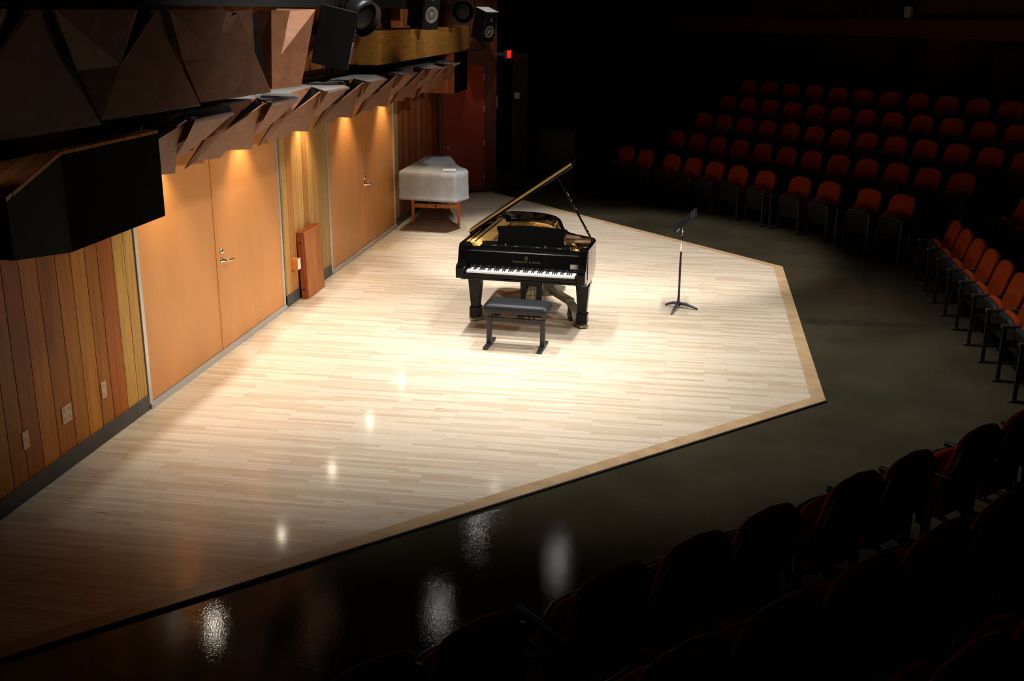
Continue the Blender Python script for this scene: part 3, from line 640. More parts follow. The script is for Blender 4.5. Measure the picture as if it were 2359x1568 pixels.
# ------------------------------------------------------------------ grand piano
PX, PY = -1.595, 10.88
PR = math.radians(-3.6)
def PM(x, y): return (PX + x * math.cos(PR) - y * math.sin(PR), PY + x * math.sin(PR) + y * math.cos(PR), 0)
pn = thing('grand_piano', 'black grand piano with raised lid in the middle of the stage', 'piano', (PX, PY, 0), math.radians(-3.6))
rim_r = [(0.71, 0.18), (0.715, 0.45), (0.715, 0.72), (0.68, 0.84), (0.60, 0.91), (0.48, 0.98), (0.38, 1.08), (0.31, 1.22), (0.265, 1.42), (0.225, 1.65), (0.18, 1.85), (0.10, 2.05), (-0.02, 2.18), (-0.2, 2.25),
         (-0.42, 2.25), (-0.58, 2.20), (-0.67, 2.08), (-0.70, 1.90), (-0.71, 1.6), (-0.71, 1.0), (-0.71, 0.18)]
shear = lambda o: [(x - 0.063 * max(y - 0.8, 0), y) for x, y in o]
rim_r = shear(rim_r)
q = MB(); q.wall(rim_r, 0.66, 0.99, 0.045); obj('rim', q, M['rim_lacquer'], pn, bevel=0.004)
q = MB(); q.wall([(x * 0.985, y * 0.99 + 0.01) for x, y in rim_r], 0.585, 0.66, 0.06); obj('lower_rim', q, M['rim_lacquer'], pn, bevel=0.004)
inn = [(x * 0.93, 0.42 + (y - 0.18) * 0.85) for x, y in rim_r]
q = MB(); q.prism(inn, 0.80, 0.815); obj('soundboard', q, M['spruce'], pn)
# gold plate with openings suggested by ribs, strings and felt
q = MB(); q.wall([(x * 0.93, 0.42 + (y - 0.18) * 0.85) for x, y in rim_r], 0.816, 0.875, 0.10)
q.box((-0.655, 0.42, 0.84), (0.655, 0.60, 0.872))
for x0, y0, x1, y1 in ((-0.45, 0.6, -0.52, 2.0), (-0.1, 0.6, -0.25, 2.05), (0.25, 0.6, 0.05, 1.9), (0.52, 0.6, 0.42, 0.95)):
    d = Vector((x1 - x0, y1 - y0)).normalized(); nn_ = Vector((-d.y, d.x)) * 0.018
    q.prism([(x0 - nn_.x, y0 - nn_.y), (x0 + nn_.x, y0 + nn_.y), (x1 + nn_.x, y1 + nn_.y), (x1 - nn_.x, y1 - nn_.y)][::-1], 0.85, 0.895)
obj('gold_plate', q, M['gold'], pn, bevel=0.004)
q = MB()
for k in range(60):
    x = -0.6 + k * 0.0202; x2 = x * 0.82 - 0.06
    ye = 2.0 if x < -0.3 else max(0.95, 1.98 - (x + 0.3) * 1.25)
    q.tube([(x, 0.52, 0.885), (x2, ye, 0.872)], 0.0016, 4, False)
obj('strings', q, M['string'], pn)['kind'] = 'stuff'
q = MB(); q.box((-0.62, 0.70, 0.886), (0.2, 0.725, 0.902)); q.box((-0.30, 1.55, 0.876), (0.05, 1.60, 0.893)); q.box((-0.05, 1.70, 0.876), (0.1, 1.74, 0.893)); obj('felt_strip', q, M['felt'], pn)
q = MB()
for k in range(46): q.box((-0.62 + k * 0.0262, 0.64, 0.888), (-0.62 + k * 0.0262 + 0.014, 0.69, 0.925))
obj('dampers', q, M['satin'], pn)['kind'] = 'stuff'
q = MB(); q.box((-0.62, 0.42, 0.80), (-0.60, 1.85, 0.955)); q.cur = (1, 1, 1, 1); q.mesh([(-0.665, 0.46, 0.955), (-0.60, 0.46, 0.955), (-0.60, 1.9, 0.955), (-0.665, 1.9, 0.955), (-0.52, 0.46, 0.82), (-0.50, 0.46, 0.82), (-0.50, 1.9, 0.82), (-0.52, 1.9, 0.82)],
      [(0, 1, 2, 3), (7, 6, 5, 4), (0, 4, 5, 1), (1, 5, 6, 2), (2, 6, 7, 3), (3, 7, 4, 0)]); obj('inner_lining', q, M['spruce'], pn)
# key bed, arms, key slip, fall board
q = MB(); q.box((-0.614, 0.004, 0.637), (0.614, 0.30, 0.664)); q.box((-0.66, 0.20, 0.60), (0.66, 0.62, 0.660)); obj('key_bed', q, M['lacquer'], pn, bevel=0.006)
prof = [(0.0, 0.645), (0.0, 0.755), (0.02, 0.785), (0.06, 0.795), (0.085, 0.81), (0.10, 0.84), (0.125, 0.93), (0.145, 0.975), (0.19, 0.99), (0.30, 0.99), (0.30, 0.645)]
for sx in (-1, 1):
    q = MB(); a, b_ = (0.615, 0.705)
    R = Matrix(((0, 0, sx, 0), (1, 0, 0, 0), (0, 1, 0, 0), (0, 0, 0, 1)))
    q.prism(prof if sx > 0 else prof, a, b_, R); obj('arm', q, M['lacquer'], pn, bevel=0.006)
q = MB(); q.box((-0.614, 0.0, 0.665), (0.614, 0.022, 0.700)); obj('key_slip', q, M['lacquer'], pn, bevel=0.004)
for sx in (-1, 1):
    q = MB(); q.box((sx * 0.604 - 0.010, 0.022, 0.665), (sx * 0.604 + 0.010, 0.19, 0.735)); obj('key_block', q, M['lacquer'], pn, bevel=0.003)
fb = [(0.195, 0.735), (0.185, 0.76), (0.205, 0.83), (0.225, 0.905), (0.245, 0.915), (0.255, 0.905), (0.24, 0.735)]
q = MB(); q.prism(fb, -0.635, 0.635, Matrix(((0, 0, 1, 0), (1, 0, 0, 0), (0, 1, 0, 0), (0, 0, 0, 1)))); fall = obj('fall_board', q, M['satin'], pn, bevel=0.003)
q = MB(); q.box((-0.635, 0.25, 0.90), (0.635, 0.315, 0.945)); obj('front_rail', q, M['lacquer'], pn, bevel=0.006)
# white and black keys
KW = 1.182; kw = KW / 52
wk = MB(); wk.box((-kw / 2 + 0.0006, 0.028, 0.705), (kw / 2 - 0.0006, 0.20, 0.728)); wk0 = obj('white_key', wk, M['ivory'], pn, bevel=0.0012)
bk_ = MB(); bk_.mesh([(-.0066, .076, .728), (.0066, .076, .728), (.0066, .20, .728), (-.0066, .20, .728), (-.0054, .084, .744), (.0054, .084, .744), (.0054, .20, .744), (-.0054, .20, .744)],
     [(3, 2, 1, 0), (4, 5, 6, 7), (0, 1, 5, 4), (1, 2, 6, 5), (2, 3, 7, 6), (3, 0, 4, 7)]); bk0 = obj('black_key', bk_, M['ebony'], pn, bevel=0.001)
for i in range(52):
    x = -KW / 2 + (i + 0.5) * kw
    o = wk0 if i == 0 else wk0.copy()
    if i: COL.objects.link(o)
    o.location.x = x
first = True
for i in range(51):
    nt = 'ABCDEFG'[i % 7]
    if nt in 'ACDFG' and i < 51:
        o = bk0 if first else bk0.copy()
        if not first: COL.objects.link(o)
        first = False
        o.location.x = -KW / 2 + (i + 1) * kw
# lettering on the fall board
def text_mesh(s, size, m, parent, mtx, name, ext=0.0004, spacing=1.0):
    c = bpy.data.curves.new(name, 'FONT'); c.body = s; c.size = size; c.align_x = 'CENTER'; c.align_y = 'CENTER'; c.extrude = ext; c.space_character = spacing
    o = bpy.data.objects.new(name, c); COL.objects.link(o)
    bpy.context.view_layer.update()
    me = bpy.data.meshes.new_from_object(o.evaluated_get(bpy.context.evaluated_depsgraph_get()))
    bpy.data.objects.remove(o); bpy.data.curves.remove(c)
    me.materials.clear(); me.materials.append(m)
    r = bpy.data.objects.new(name, me); COL.objects.link(r); r.parent = parent; r.matrix_local = mtx
    return r
tl = math.atan2(0.02, 0.07)
FBM = lambda x, z: Matrix.Translation((x, 0.185 + (z - 0.76) * 0.2857 - 0.0012, z)) @ Matrix.Rotation(PI / 2 - tl, 4, 'X')
M['gilt'] = mat('gilt_lettering', (0.055, 0.042, 0.013), 0.6, 0.1)
text_mesh('STEINWAY & SONS', 0.030, M['gilt'], pn, FBM(0.03, 0.815), 'lettering', spacing=1.25)
q = MB()   # lyre emblem above the name
for sx in (-1, 1):
    q.tube([(sx * 0.004, -0.014, 0), (sx * 0.013, -0.008, 0), (sx * 0.009, 0.004, 0), (sx * 0.012, 0.014, 0), (sx * 0.017, 0.016, 0)], 0.0022, 6)
for x in (-0.004, 0, 0.004): q.tube([(x, -0.012, 0), (x, 0.013, 0)], 0.0008, 5)
q.tube([(-0.012, 0.012, 0), (0.012, 0.012, 0)], 0.0016, 6); q.box((-0.014, -0.021, -0.001), (0.014, -0.016, 0.001))
em = obj('emblem', q, M['gilt'], pn); em.matrix_local = FBM(0.03, 0.858)
for x0, x1 in ((0.515, 0.557), (0.56, 0.603)):
    q = MB(); q.box((x0, 0.775 - 0.79, -0.0005), (x1, 0.825 - 0.79, 0.0006)); st = obj('sticker', q, M['sticker'], pn); st.matrix_local = FBM(0.0, 0.785)
# music desk
q = MB(); q.box((-0.50, 0.27, 0.945), (0.50, 0.52, 0.962)); obj('desk_shelf', q, M['satin'], pn, bevel=0.004)
side = [(-0.36, 0.0), (-0.335, 0.03), (-0.325, 0.08), (-0.335, 0.13), (-0.35, 0.16), (-0.345, 0.19)]
out = [(x, z) for x, z in side] + [(-0.2, 0.205), (0.05, 0.212), (0.3, 0.20), (0.435, 0.188)] + [(-x + 0.075, z * 0.98) for x, z in reversed(side[:-1])]
q = MB(); DM = Matrix.Translation((0, 0.40, 0.962)) @ Matrix.Rotation(math.radians(76), 4, 'X'); q.prism([(x, z) for x, z in out][::-1], -0.007, 0.007, DM); obj('music_desk', q, M['satin'], pn, bevel=0.003)
for x in (-0.34, -0.1, 0.14, 0.38):
    q = MB(); q.box((x - 0.025, 0.272, 0.9625), (x + 0.025, 0.285, 0.968)); obj('desk_hinge', q, M['steel_dark'], pn)
for x in (-0.23, 0.21, 0.49):
    q = MB(); q.tube([(x, 0.34, 0.93), (x, 0.34, 0.975)], 0.009, 8); obj('brass_knob', q, M['brass'], pn)
# lid, opened on the left
LA = math.radians(35)
LM = Matrix.Translation((-0.70, 0, 1.0)) @ Matrix.Rotation(-LA, 4, 'Y')
lid_out = [(0.0, 0.62), (1.41, 0.62), (1.41, 0.80), (1.37, 0.88), (1.28, 0.97), (1.16, 1.02), (1.06, 1.12), (1.0, 1.26), (0.955, 1.45), (0.91, 1.68), (0.86, 1.9), (0.76, 2.1), (0.62, 2.22), (0.45, 2.27), (0.25, 2.26), (0.1, 2.2), (0.02, 2.06), (0.0, 1.9)]
lid_out = shear(lid_out)
q = MB(); q.prism(lid_out, 0.0, 0.026, LM); obj('lid', q, M['lacquer'], pn, bevel=0.004)
q = MB(); q.prism([(0.02, 0.64), (1.41, 0.64), (1.41, 1.0), (1.30, 1.06), (0.02, 1.10)], 0.030, 0.055, LM); obj('lid_flap', q, M['lacquer'], pn, bevel=0.004)
q = MB(); q.box((0.0, 0.614, 0.023), (1.40, 0.621, 0.047), LM); obj('lid_hinge', q, M['brass'], pn, bevel=0.003)
q = MB(); a_ = LM @ Vector((1.17, 0.78, 0.0)); q.tube([(0.685, 0.70, 0.965), a_], 0.012, 10); pr = obj('lid_prop', q, M['lacquer'], pn, smooth=True)
for f in (0.16, 0.22):
    v = Vector((0.685, 0.70, 0.965)).lerp(a_, f); q = MB(); q.lathe([(0.015, -0.012), (0.017, 0), (0.015, 0.012)], Matrix.Translation(v), 12); obj('prop_collar', q, M['chrome'], pr)
for y in (0.8, 1.7):
    q = MB(); q.tube([(-0.715, y, 0.99), (-0.715, y + 0.09, 0.99)], 0.009, 8); obj('side_hinge', q, M['brass'], pn)
# legs
for cx, cy in ((-0.635, 0.615), (0.60, 0.615), (-0.29, 1.90)):
    q = MB(); q.box((cx - 0.085, cy - 0.085, 0.50), (cx + 0.085, cy + 0.085, 0.60)); q.frustum(0.17, 0.048, 0.048, 0.50, 0.074, 0.074, cx, cy); q.box((cx - 0.062, cy - 0.062, 0.055), (cx + 0.062, cy + 0.062, 0.175))
    lg = obj('leg', q, M['satin'], pn, bevel=0.005)
    q = MB(); q.lathe([(0.028, -0.012), (0.030, 0), (0.028, 0.012)], Matrix.Translation((cx + 0.02, cy - 0.02, 0.045)) @ Matrix.Rotation(PI / 2, 4, 'X'), 14); obj('caster', q, M['brass'], lg)
# pedal lyre
for x in (-0.10, 0.085):
    q = MB(); q.frustum(0.12, 0.030, 0.02, 0.585, 0.038, 0.02, x, 0.72); obj('lyre_post', q, M['satin'], pn, bevel=0.004)
q = MB(); q.box((-0.07, 0.705, 0.42), (0.055, 0.735, 0.455)); obj('lyre_crosspiece', q, M['satin'], pn)
q = MB(); q.frustum(0.075, 0.15, 0.085, 0.135, 0.115, 0.06, -0.008, 0.72); lb = obj('pedal_box', q, M['satin'], pn, bevel=0.004)
for x in (-0.07, 0.0, 0.055):
    q = MB(); q.box((x - 0.014, 0.53, 0.075), (x + 0.014, 0.645, 0.087)); obj('pedal', q, M['brass'], lb, bevel=0.005)
for x in (-0.04, 0.0, 0.035):
    q = MB(); q.tube([(x, 0.73, 0.13), (x, 0.73, 0.585)], 0.004, 6); obj('pedal_rod', q, M['brass'], pn)

# piano dolly
t = thing('piano_dolly', 'olive grey three-armed steel trolley under the grand piano', 'piano dolly', PM(0.06, 1.42), PR)
q = MB(); hexa = [(0.22 * math.cos(a), 0.25 * math.sin(a)) for a in [PI / 6 + k * PI / 3 for k in range(6)]]
q.prism(hexa, 0.185, 0.235); obj('hub_plate', q, M['olive'], t, bevel=0.006)
for tx, ty in ((-0.695, -0.805), (0.54, -0.805), (-0.35, 0.48)):
    e = Vector((tx, ty, 0)); d = e.normalized(); s_ = Vector((-d.y, d.x, 0)); ln = e.length
    pr = [(0.12, 0.20), (ln - 0.34, 0.20), (ln - 0.24, 0.175), (ln - 0.17, 0.12), (ln - 0.135, 0.05), (ln - 0.10, 0.024), (ln + 0.06, 0.018)]
    q = MB()
    for (a, za), (b_, zb) in zip(pr, pr[1:]):
        h = 0.050 if a < ln - 0.34 else 0.018
        pts = []
        for r_, z_ in ((a, za), (b_, zb)):
            for w_ in (-0.055, 0.055):
                pts += [d * r_ + s_ * w_ + Vector((0, 0, z_)), d * r_ + s_ * w_ + Vector((0, 0, z_ + h))]
        q.mesh(pts, [(0, 1, 3, 2), (4, 6, 7, 5), (0, 4, 5, 1), (2, 3, 7, 6), (1, 5, 7, 3), (0, 2, 6, 4)])
    ar = obj('arm', q, M['olive'], t)
    c = d * (ln - 0.30)
    q = MB(); q.lathe([(0.066, -0.022), (0.072, -0.012), (0.072, 0.012), (0.066, 0.022)], Matrix.Translation((c.x, c.y, 0.073)) @ Matrix.Rotation(math.atan2(s_.y, s_.x), 4, 'Z') @ Matrix.Rotation(PI / 2, 4, 'Y'), 24)
    wh = obj('wheel', q, M['wheel'], t, smooth=True)
    q = MB(); q.lathe([(0.03, -0.026), (0.03, 0.026)], Matrix.Translation((c.x, c.y, 0.073)) @ Matrix.Rotation(math.atan2(s_.y, s_.x), 4, 'Z') @ Matrix.Rotation(PI / 2, 4, 'Y'), 16); obj('axle', q, M['olive'], wh)
    q = MB(); pt = [c + s_ * 0.034 + Vector((0, 0, 0.06)), c + s_ * 0.034 + Vector((0, 0, 0.19))]; q.tube(pt, 0.012, 6); pt = [c - s_ * 0.034 + Vector((0, 0, 0.06)), c - s_ * 0.034 + Vector((0, 0, 0.19))]; q.tube(pt, 0.012, 6); obj('fork', q, M['olive'], t)

# bench
t = thing('piano_bench', 'black padded bench on two T-shaped legs in front of the piano', 'bench', (-1.585, 10.62, 0), math.radians(-3.6))
BT = Matrix.Translation((0.03, -0.055, 0))
q = MB(); o_ = []
def rr(wx, wy, r, k=5):
    pts = []
    for cx, cy, a0 in ((wx - r, wy - r, 0), (-wx + r, wy - r, PI / 2), (-wx + r, -wy + r, PI), (wx - r, -wy + r, 1.5 * PI)):
        for j in range(k + 1): a = a0 + j * PI / 2 / k; pts.append((cx + r * math.cos(a), cy + r * math.sin(a)))
    return pts
rings = [(0.344, 0.163, 0.03, 0.442), (0.348, 0.168, 0.035, 0.452), (0.348, 0.168, 0.035, 0.470), (0.332, 0.152, 0.05, 0.497), (0.29, 0.115, 0.05, 0.511), (0.2, 0.06, 0.04, 0.515)]
RV = [[BT @ Vector((x, y, z)) for x, y in rr(a, b_, r)] for a, b_, r, z in rings]
vs_ = [v for r in RV for v in r]; n_ = len(RV[0])
q.mesh(vs_, [tuple(range(n_ - 1, -1, -1)), tuple(range((len(RV) - 1) * n_, len(RV) * n_))] + [(k * n_ + i, k * n_ + (i + 1) % n_, (k + 1) * n_ + (i + 1) % n_, (k + 1) * n_ + i) for k in range(len(RV) - 1) for i in range(n_)])
obj('cushion', q, M['leather'], t, smooth=True)
for x in (-0.288, 0.29):
    q = MB(); q.box((x - 0.026, -0.04, 0.0), (x + 0.026, 0.01, 0.32)); q.box((x - 0.02, -0.034, 0.32), (x + 0.02, 0.004, 0.425)); lg = obj('leg', q, M['stand_black'], t, bevel=0.003)
    q = MB(); q.box((x - 0.026, -0.20, 0.0), (x + 0.026, 0.19, 0.032)); obj('foot', q, M['stand_black'], lg, bevel=0.004)
q = MB(); q.box((-0.262, -0.03, 0.27), (0.264, 0.0, 0.318)); obj('stretcher', q, M['stand_black'], t, bevel=0.003)
q = MB(); q.box((-0.30, -0.205, 0.412), (0.36, 0.095, 0.442)); obj('seat_frame', q, M['stand_black'], t, bevel=0.003)
q = MB(); q.tube([(0.355, -0.08, 0.425), (0.43, -0.08, 0.42)], 0.008, 8); q.lathe([(0.014, 0), (0.016, 0.012), (0.010, 0.024)], Matrix.Translation((0.425, -0.08, 0.42)) @ Matrix.Rotation(PI / 2, 4, 'Y'), 10); obj('adjuster', q, M['black_metal'], t)

# music stand
t = thing('music_stand', 'black music stand alone on the right of the stage', 'music stand', (0.11, 12.53, 0))
q = MB(); q.tube([(0, 0, 0.04), (-0.003, 0, 0.68)], [0.014, 0.0125], 12); q.lathe([(0.024, 0.02), (0.024, 0.05), (0.016, 0.10)], None, 14); obj('lower_tube', q, M['stand_black'], t, smooth=True)
q = MB(); q.tube([(-0.003, 0, 0.66), (-0.002, 0, 0.985)], 0.0085, 12); obj('upper_tube', q, M['chrome'], t, smooth=True)
for ex, ey in ((-0.155, 0.06), (0.232, -0.085), (-0.075, -0.35)):
    e = Vector((ex, ey, 0)); q = MB(); q.tube([(0, 0, 0.05), e * 0.35 + Vector((0, 0, 0.052)), e * 0.7 + Vector((0, 0, 0.034)), e + Vector((0, 0, 0.012))], [0.020, 0.018, 0.016, 0.011], 10)
    obj('leg', q, M['stand_grey'], t, smooth=True)
DS = Matrix.Translation((0.005, 0, 1.03)) @ Matrix.Rotation(math.radians(-45), 4, 'Y')
q = MB(); q.box((-0.125, -0.25, 0.0), (0.215, 0.25, 0.006), DS); dk = obj('desk', q, M['stand_black'], t, bevel=0.002)
q = MB(); q.box((-0.125, -0.25, 0.006), (-0.119, 0.25, 0.085), DS); q.box((-0.125, -0.25, 0.0), (-0.115, 0.25, 0.01), DS); obj('lip', q, M['stand_black'], dk, bevel=0.001)
q = MB(); q.box((0.135, -0.25, 0.006), (0.145, 0.25, 0.012), DS); q.box((0.17, -0.25, 0.006), (0.18, 0.25, 0.012), DS); obj('fold', q, M['stand_grey'], dk)
q = MB(); q.box((-0.10, -0.245, 0.0062), (-0.05, -0.13, 0.0068), DS); obj('label_patch', q, M['label'], dk)
q = MB(); q.lathe([(0.018, -0.02), (0.02, 0.0), (0.018, 0.02)], Matrix.Translation((0.0, 0, 1.0)) @ Matrix.Rotation(PI / 2, 4, 'X'), 12); obj('tilt_joint', q, M['chrome'], t)

# ------------------------------------------------------------------ covered instrument
t = thing('harpsichord', 'harpsichord-shaped instrument under a grey quilted cover by the wall', 'harpsichord', (-3.9, 17.0, 0))
topo = [(-4.36, 16.35), (-3.40, 16.20), (-3.27, 16.60), (-3.36, 16.90), (-3.50, 17.1), (-3.63, 17.40), (-3.78, 17.9), (-3.93, 18.36), (-4.15, 18.42), (-4.36, 18.30)]
def rnd(pts, r, k=4):
    out = []
    n_ = len(pts)
    for i in range(n_):
        p0, p1, p2 = Vector(pts[i - 1]), Vector(pts[i]), Vector(pts[(i + 1) % n_])
        a = p1 + (p0 - p1).normalized() * min(r, (p0 - p1).length * .4); b_ = p1 + (p2 - p1).normalized() * min(r, (p2 - p1).length * .4)
        for j in range(k + 1):
            s_ = j / k; out.append((1 - s_) ** 2 * a + 2 * s_ * (1 - s_) * p1 + s_ * s_ * b_)
    return out
base_ = rnd(topo, 0.05); cen = Vector((-3.9, 17.1)); random.seed(5)
q = MB(); rings = []
for z, sc_ in ((0.525, 1.012), (0.55, 1.022), (0.565, 1.010), (0.60, 1.0), (0.70, 1.006), (0.80, 1.0), (0.90, 1.0), (0.945, 0.996), (0.962, 0.986), (0.968, 0.96)):
    rings.append([Vector((cen.x + (p.x - cen.x) * sc_ + 3.9, max(WX + .02, cen.y + (p.y - cen.y) * sc_) - 17.0, z + random.uniform(-.003, .003))) + Vector((random.uniform(-.006, .006), random.uniform(-.006, .006), 0)) for p in base_])
for r_ in rings:
    for v in r_: v.x = max(v.x, WX + 0.02 + 3.9)
n_ = len(base_); vs_ = [v for r_ in rings for v in r_]
ctr = len(vs_); vs_.append(Vector((0.0, 0.05, 0.975)))
top0 = (len(rings) - 1) * n_
q.mesh(vs_, [tuple(range(n_ - 1, -1, -1))] + [(top0 + i, top0 + (i + 1) % n_, ctr) for i in range(n_)] + [(k * n_ + i, k * n_ + (i + 1) % n_, (k + 1) * n_ + (i + 1) % n_, (k + 1) * n_ + i) for k in range(len(rings) - 1) for i in range(n_)])
cv = obj('cover', q, M['cover'], t, smooth=True)
q = MB(); q.tube([(0.22, -0.745, 0.60), (0.222, -0.75, 0.80), (0.22, -0.74, 0.95)], 0.006, 6); obj('seam', q, M['cover'], cv)
for x, y in ((-0.39, 0.0), (0.38, 0.02), (-0.41, 1.25), (-0.10, 1.27)):
    q = MB(); q.frustum(0.0, 0.017, 0.017, 0.54, 0.028, 0.028, x, y); obj('leg', q, M['leg_orange'], t, bevel=0.003)
q = MB(); q.box((-0.365, -0.012, 0.285), (0.355, 0.014, 0.35)); s_ = obj('stretcher', q, M['leg_orange'], t, bevel=0.003)
q = MB(); q.lathe([(0.016, 0), (0.018, 0.006), (0.01, 0.009)], Matrix.Translation((0.0, -0.012, 0.318)) @ Matrix.Rotation(PI / 2, 4, 'X'), 14); obj('bolt_cap', q, M['black_metal'], s_)
pp = MB(); pp.box((-0.10, -0.11, 0), (0.10, 0.12, 0.002)); pp = tag(obj('paper_sheet', pp, M['paper']), 'white sheet of paper lying on the grey cover', 'paper'); pp.location = (-3.585, 16.62, 0.978); pp.rotation_euler = (0, 0, math.radians(12))

# ------------------------------------------------------------------ things in the dark passage
t = thing('exit_sign', 'glowing red exit sign in the dark beyond the red door', 'exit sign', (-3.47, 21.9, 2.58), math.radians(84))
q = MB(); q.box((-0.16, 0.0, -0.09), (0.16, 0.05, 0.09)); obj('case', q, M['exit_case'], t, bevel=0.004)
q = MB(); q.box((-0.148, -0.003, -0.078), (0.148, 0.0, 0.078)); f_ = obj('face', q, mat('exit_face', (0.25, 0.01, 0.01), 0.5, emit=(1, 0.02, 0.01), estr=0.7), t)
text_mesh('EXIT', 0.15, M['exit_red'], t, Matrix.Translation((0, -0.004, 0.0)) @ Matrix.Rotation(PI / 2, 4, 'X'), 'lettering')
q = MB(); q.box((-0.03, 0.05, -0.03), (0.03, 0.92, 0.03)); obj('bracket', q, M['exit_case'], t)
for lab, loc, wd_, hg_, rz_ in (('small pale notice on the wall edge below the exit sign', (-3.535, 20.86, 1.72), 0.10, 0.23, PI / 2), ('small pale plate deeper in the passage, right of the notice', (-3.30, 22.0, 1.76), 0.15, 0.12, 0.2)):
    q = MB(); q.box((-wd_ / 2, -0.008, -hg_ / 2), (wd_ / 2, 0.0, hg_ / 2)); o = tag(obj('wall_notice', q, M['white_dull'], bevel=0.003), lab, 'notice'); o.location = loc; o.rotation_euler = (0, 0, rz_)
mb = MB(); mb.box((-3.42, 22.0, FZ), (-3.1, 22.2, 2.6)); struct('wall_pier', mb, M['wall_black'], 'dark pier in the passage')
t = thing('guard_rail', 'thin dark guard rail in the gloom left of the far seats', 'railing', (-1.6, 24.0, FZ))
q = MB(); q.tube([(-0.56, 0, 1.03), (0.58, 0, 1.035)], 0.018, 8); obj('top_rail', q, M['steel_dark'], t)
q = MB(); q.tube([(-0.56, 0, 0.55), (0.58, 0, 0.55)], 0.012, 8); obj('middle_rail', q, M['steel_dark'], t)
for x in (-0.54, 0.56):
    q = MB(); q.tube([(x, 0, 0), (x, 0, 1.03)], 0.016, 8); obj('post', q, M['steel_dark'], t)
t = thing('equipment_case', 'dusty low case standing in the dark passage beside the rail', 'case', (-2.72, 24.2, FZ))
q = MB(); q.box((-0.43, -0.2, 0), (0.43, 0.35, 0.80)); obj('body', q, M['carton'], t, bevel=0.01)
q = MB(); q.box((-0.44, -0.21, 0.80), (0.44, 0.36, 0.87)); obj('lid', q, M['carton'], t, bevel=0.01)

# ------------------------------------------------------------------ auditorium seats
def make_seat(name='auditorium_seat'):
    t = thing(name, 'seat', 'seat', (0, 0, 0))
    hw = 0.228
    # backrest: rounded top panel, leaning back, bottom at y=-0.02, top at y=+0.13
    out = [(-hw * .93, 0.0), (hw * .93, 0.0), (hw, 0.10), (hw, 0.33)] + [(hw - 0.13 + 0.13 * math.cos(a), 0.36 + 0.115 * math.sin(a)) for a in [0, .35, .7, 1.05, 1.3]]
    out += [(0, 0.492)] + [(-x, z) for x, z in reversed(out[2:])]
    BM = Matrix.Translation((0, -0.01, 0.41)) @ Matrix.Rotation(math.radians(90 - 17), 4, 'X')
    q = MB(); q.prism(out, 0.012, 0.065, BM); obj('backrest', q, M['seat_red'], t, bevel=0.022, seg=3)
    q = MB(); q.prism([(x * 1.03, z * 1.0 - 0.02) for x, z in out], -0.022, 0.014, BM); obj('back_shell', q, M['seat_shell'], t, bevel=0.01)
    # tipped-up seat
    so = [(-hw * .95, 0.0), (hw * .95, 0.0), (hw, 0.15), (hw, 0.28), (hw * .9, 0.36), (hw * .6, 0.405), (0, 0.42), (-hw * .6, 0.405), (-hw * .9, 0.36), (-hw, 0.28), (-hw, 0.15)]
    SM = Matrix.Translation((0, -0.06, 0.26)) @ Matrix.Rotation(math.radians(180 - 64), 4, 'X') @ Matrix.Rotation(PI, 4, 'Z') @ Matrix.Rotation(PI, 4, 'Z')
    # local y of the outline climbs up and forward; local +z faces the back
    SM = Matrix.Translation((0, -0.06, 0.225)) @ Matrix(((1, 0, 0, 0), (0, -math.cos(math.radians(70)), math.sin(math.radians(70)), 0), (0, math.sin(math.radians(70)), math.cos(math.radians(70)), 0), (0, 0, 0, 1)))
    q = MB(); q.prism(so, 0.0, 0.065, SM); obj('seat_pad', q, M['seat_red'], t, bevel=0.024, seg=3)
    q = MB(); q.prism([(x * 1.02, y) for x, y in so], -0.045, 0.004, SM); obj('seat_shell', q, M['seat_shell'], t, bevel=0.02)
    return t
PITCH = 0.6
def arm_mesh():
    q = MB(); pts = rr(0.022, 0.205, 0.021, 4); q.prism([(x, y - 0.115) for x, y in pts], 0.548, 0.580); return q
def std_mesh():
    q = MB()
    q.box((-0.012, -0.30, 0.02), (0.012, -0.262, 0.55)); q.box((-0.010, -0.27, 0.36), (0.010, 0.02, 0.43)); q.box((-0.012, -0.01, 0.30), (0.012, 0.03, 0.55))
    q.box((-0.018, -0.325, 0.0), (0.018, 0.10, 0.022)); q.box((-0.010, -0.10, 0.02), (0.010, -0.04, 0.37)); return q
seat0 = make_seat()
am = obj('armrest', arm_mesh(), M['arm'], seat0, bevel=0.006); lm = obj('leg', std_mesh(), M['seat_leg'], seat0, bevel=0.003)
fs = MB(); fs.lathe([(0.006, 0.0), (0.006, 0.004)], Matrix.Translation((0, -0.315, 0.022)), 8); fsm = obj('foot_bolt', fs, M['alu'], lm)
for o in (am, lm): o.location.x = -PITCH / 2
used = [False]
def place_seat(x, y, z, rz, label, group, pitch=PITCH, end=False, left_end=False):
    if not used[0]:
        r = seat0; used[0] = True; r.location = (x, y, z); r.rotation_euler = (0, 0, rz); r['label'] = label
    else:
        r = dup(seat0, label, (x, y, z), rz)
        for ch in list(r.children):
            n_ = ch.name.split('.')[0]
            if n_ in ('armrest', 'leg') and ch.location.x > 0:
                for g in list(ch.children): bpy.data.objects.remove(g)
                bpy.data.objects.remove(ch)
    r['group'] = group
    if end:
        for base in (am, lm):
            c = base.copy(); COL.objects.link(c); c.parent = r; c.location.x = pitch / 2
            for g in base.children:
                d = g.copy(); COL.objects.link(d); d.parent = c
    for ch in r.children:
        if ch.name.split('.')[0] in ('armrest', 'leg') and ch.location.x < 0: ch.location.x = -pitch / 2
        elif ch.name.split('.')[0] in ('armrest', 'leg') and end: ch.location.x = pitch / 2
    return r

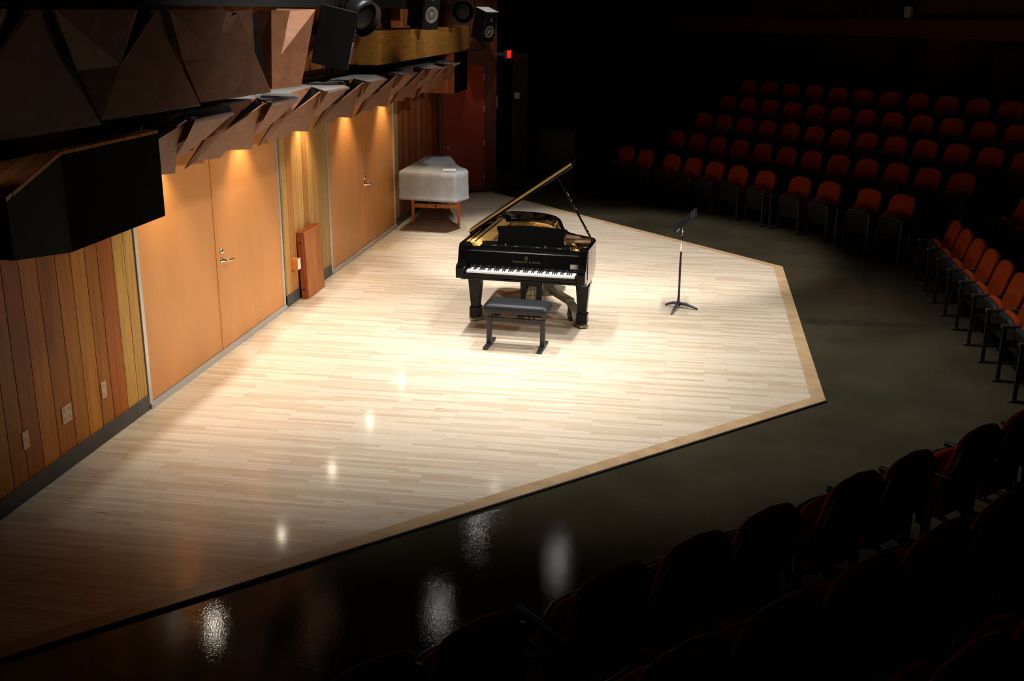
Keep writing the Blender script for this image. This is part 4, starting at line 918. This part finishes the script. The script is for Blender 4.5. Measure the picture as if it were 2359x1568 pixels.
# right-hand block, facing the stage's right edge: local +x runs towards -y
for i in range(9):
    y = 14.30 - 0.597 * i; x = 3.565 - 0.0092 * i
    place_seat(x, y, FZ, -PI / 2 + 0.0155, 'rust-orange tip-up seat, %s from the far end of the front row beside the stage' % ordinal(i), 'front row beside the right edge of the stage', 0.597, end=(i == 8))
for i in range(3):
    place_seat(4.42, 14.42 - 0.597 * i, 0.28, -PI / 2 + 0.0155, 'dark red seat on the tier behind the rust-orange row, %s from its far end' % ordinal(i), 'second row at the right', 0.597, end=(i == 2))
# far block, front row in groups
r1 = [(-15.82, 0), (-15.2, 1), (-14.42, 0), (-13.82, 0), (-13.24, 0), (-12.64, 0), (-11.98, 1), (-11.2, 0), (-10.58, 1), (-9.79, 0), (-9.18, 1)]
for i, (u, e) in enumerate(r1):
    p = PA(u, 14.20 - 0.076 * (u + 12) - 0.13); place_seat(p.x, p.y, FZ, angA, 'dark red tip-up seat, %s from the left in the front row of the far block' % ordinal(i), 'front row of the far block', 0.6, end=bool(e))
rows = [('second', 15.30, 0.25, -15.51, 0.600, 12), ('third', 16.12, 0.564, -15.60, 0.602, 13), ('fourth', 16.97, 0.865, -15.77, 0.609, 13), ('fifth', 17.80, 1.15, -16.0, 0.627, 11)]
for nm, n12, z, u0, pt, N_ in rows:
    for i in range(N_):
        u = u0 + pt * i; p = PA(u, nline(n12, u) - 0.13)
        place_seat(p.x, p.y, z, angA, 'dim red seat, %s from the left in the %s row of the far block' % (ordinal(i), nm), '%s row of the far block' % nm, pt, end=(i == N_ - 1))
# near block, seen from behind; local +x runs along -uC
def PC(u, nn): return Vector((S2 * (u + nn), S2 * (u - nn)))
near1 = [[1.50, 2.05, 2.584], [2.80, 3.377, 3.921, 4.484], [4.691, 5.23, 5.771], [5.993, 6.515, 7.046], [7.237, 7.78, 8.32]]
k = 0
for gi, g in enumerate(near1):
    for a, b_ in list(zip(g, g[1:])):
        p = PC((a + b_) / 2, -3.43)
        place_seat(p.x, p.y, FZ, -0.75 * PI, 'black-backed seat seen from behind, %s from the left in the nearest block\'s front row' % ordinal(k), 'front row of the near block', b_ - a, end=(a == g[0])); k += 1
for nm, nn_, z, us in (('second', -2.52, 0.22, [1.79 + 0.565 * j for j in range(9)]), ('third', -1.68, 0.47, [2.33 + 0.565 * j for j in range(6)])):
    for i, (a, b_) in enumerate(zip(us, us[1:])):
        p = PC((a + b_) / 2, nn_)
        place_seat(p.x, p.y, z, -0.75 * PI, 'black-backed seat in deep shadow, %s from the left in the near block\'s %s row' % (ordinal(i), nm), '%s row of the near block' % nm, 0.565, end=(i == 0))
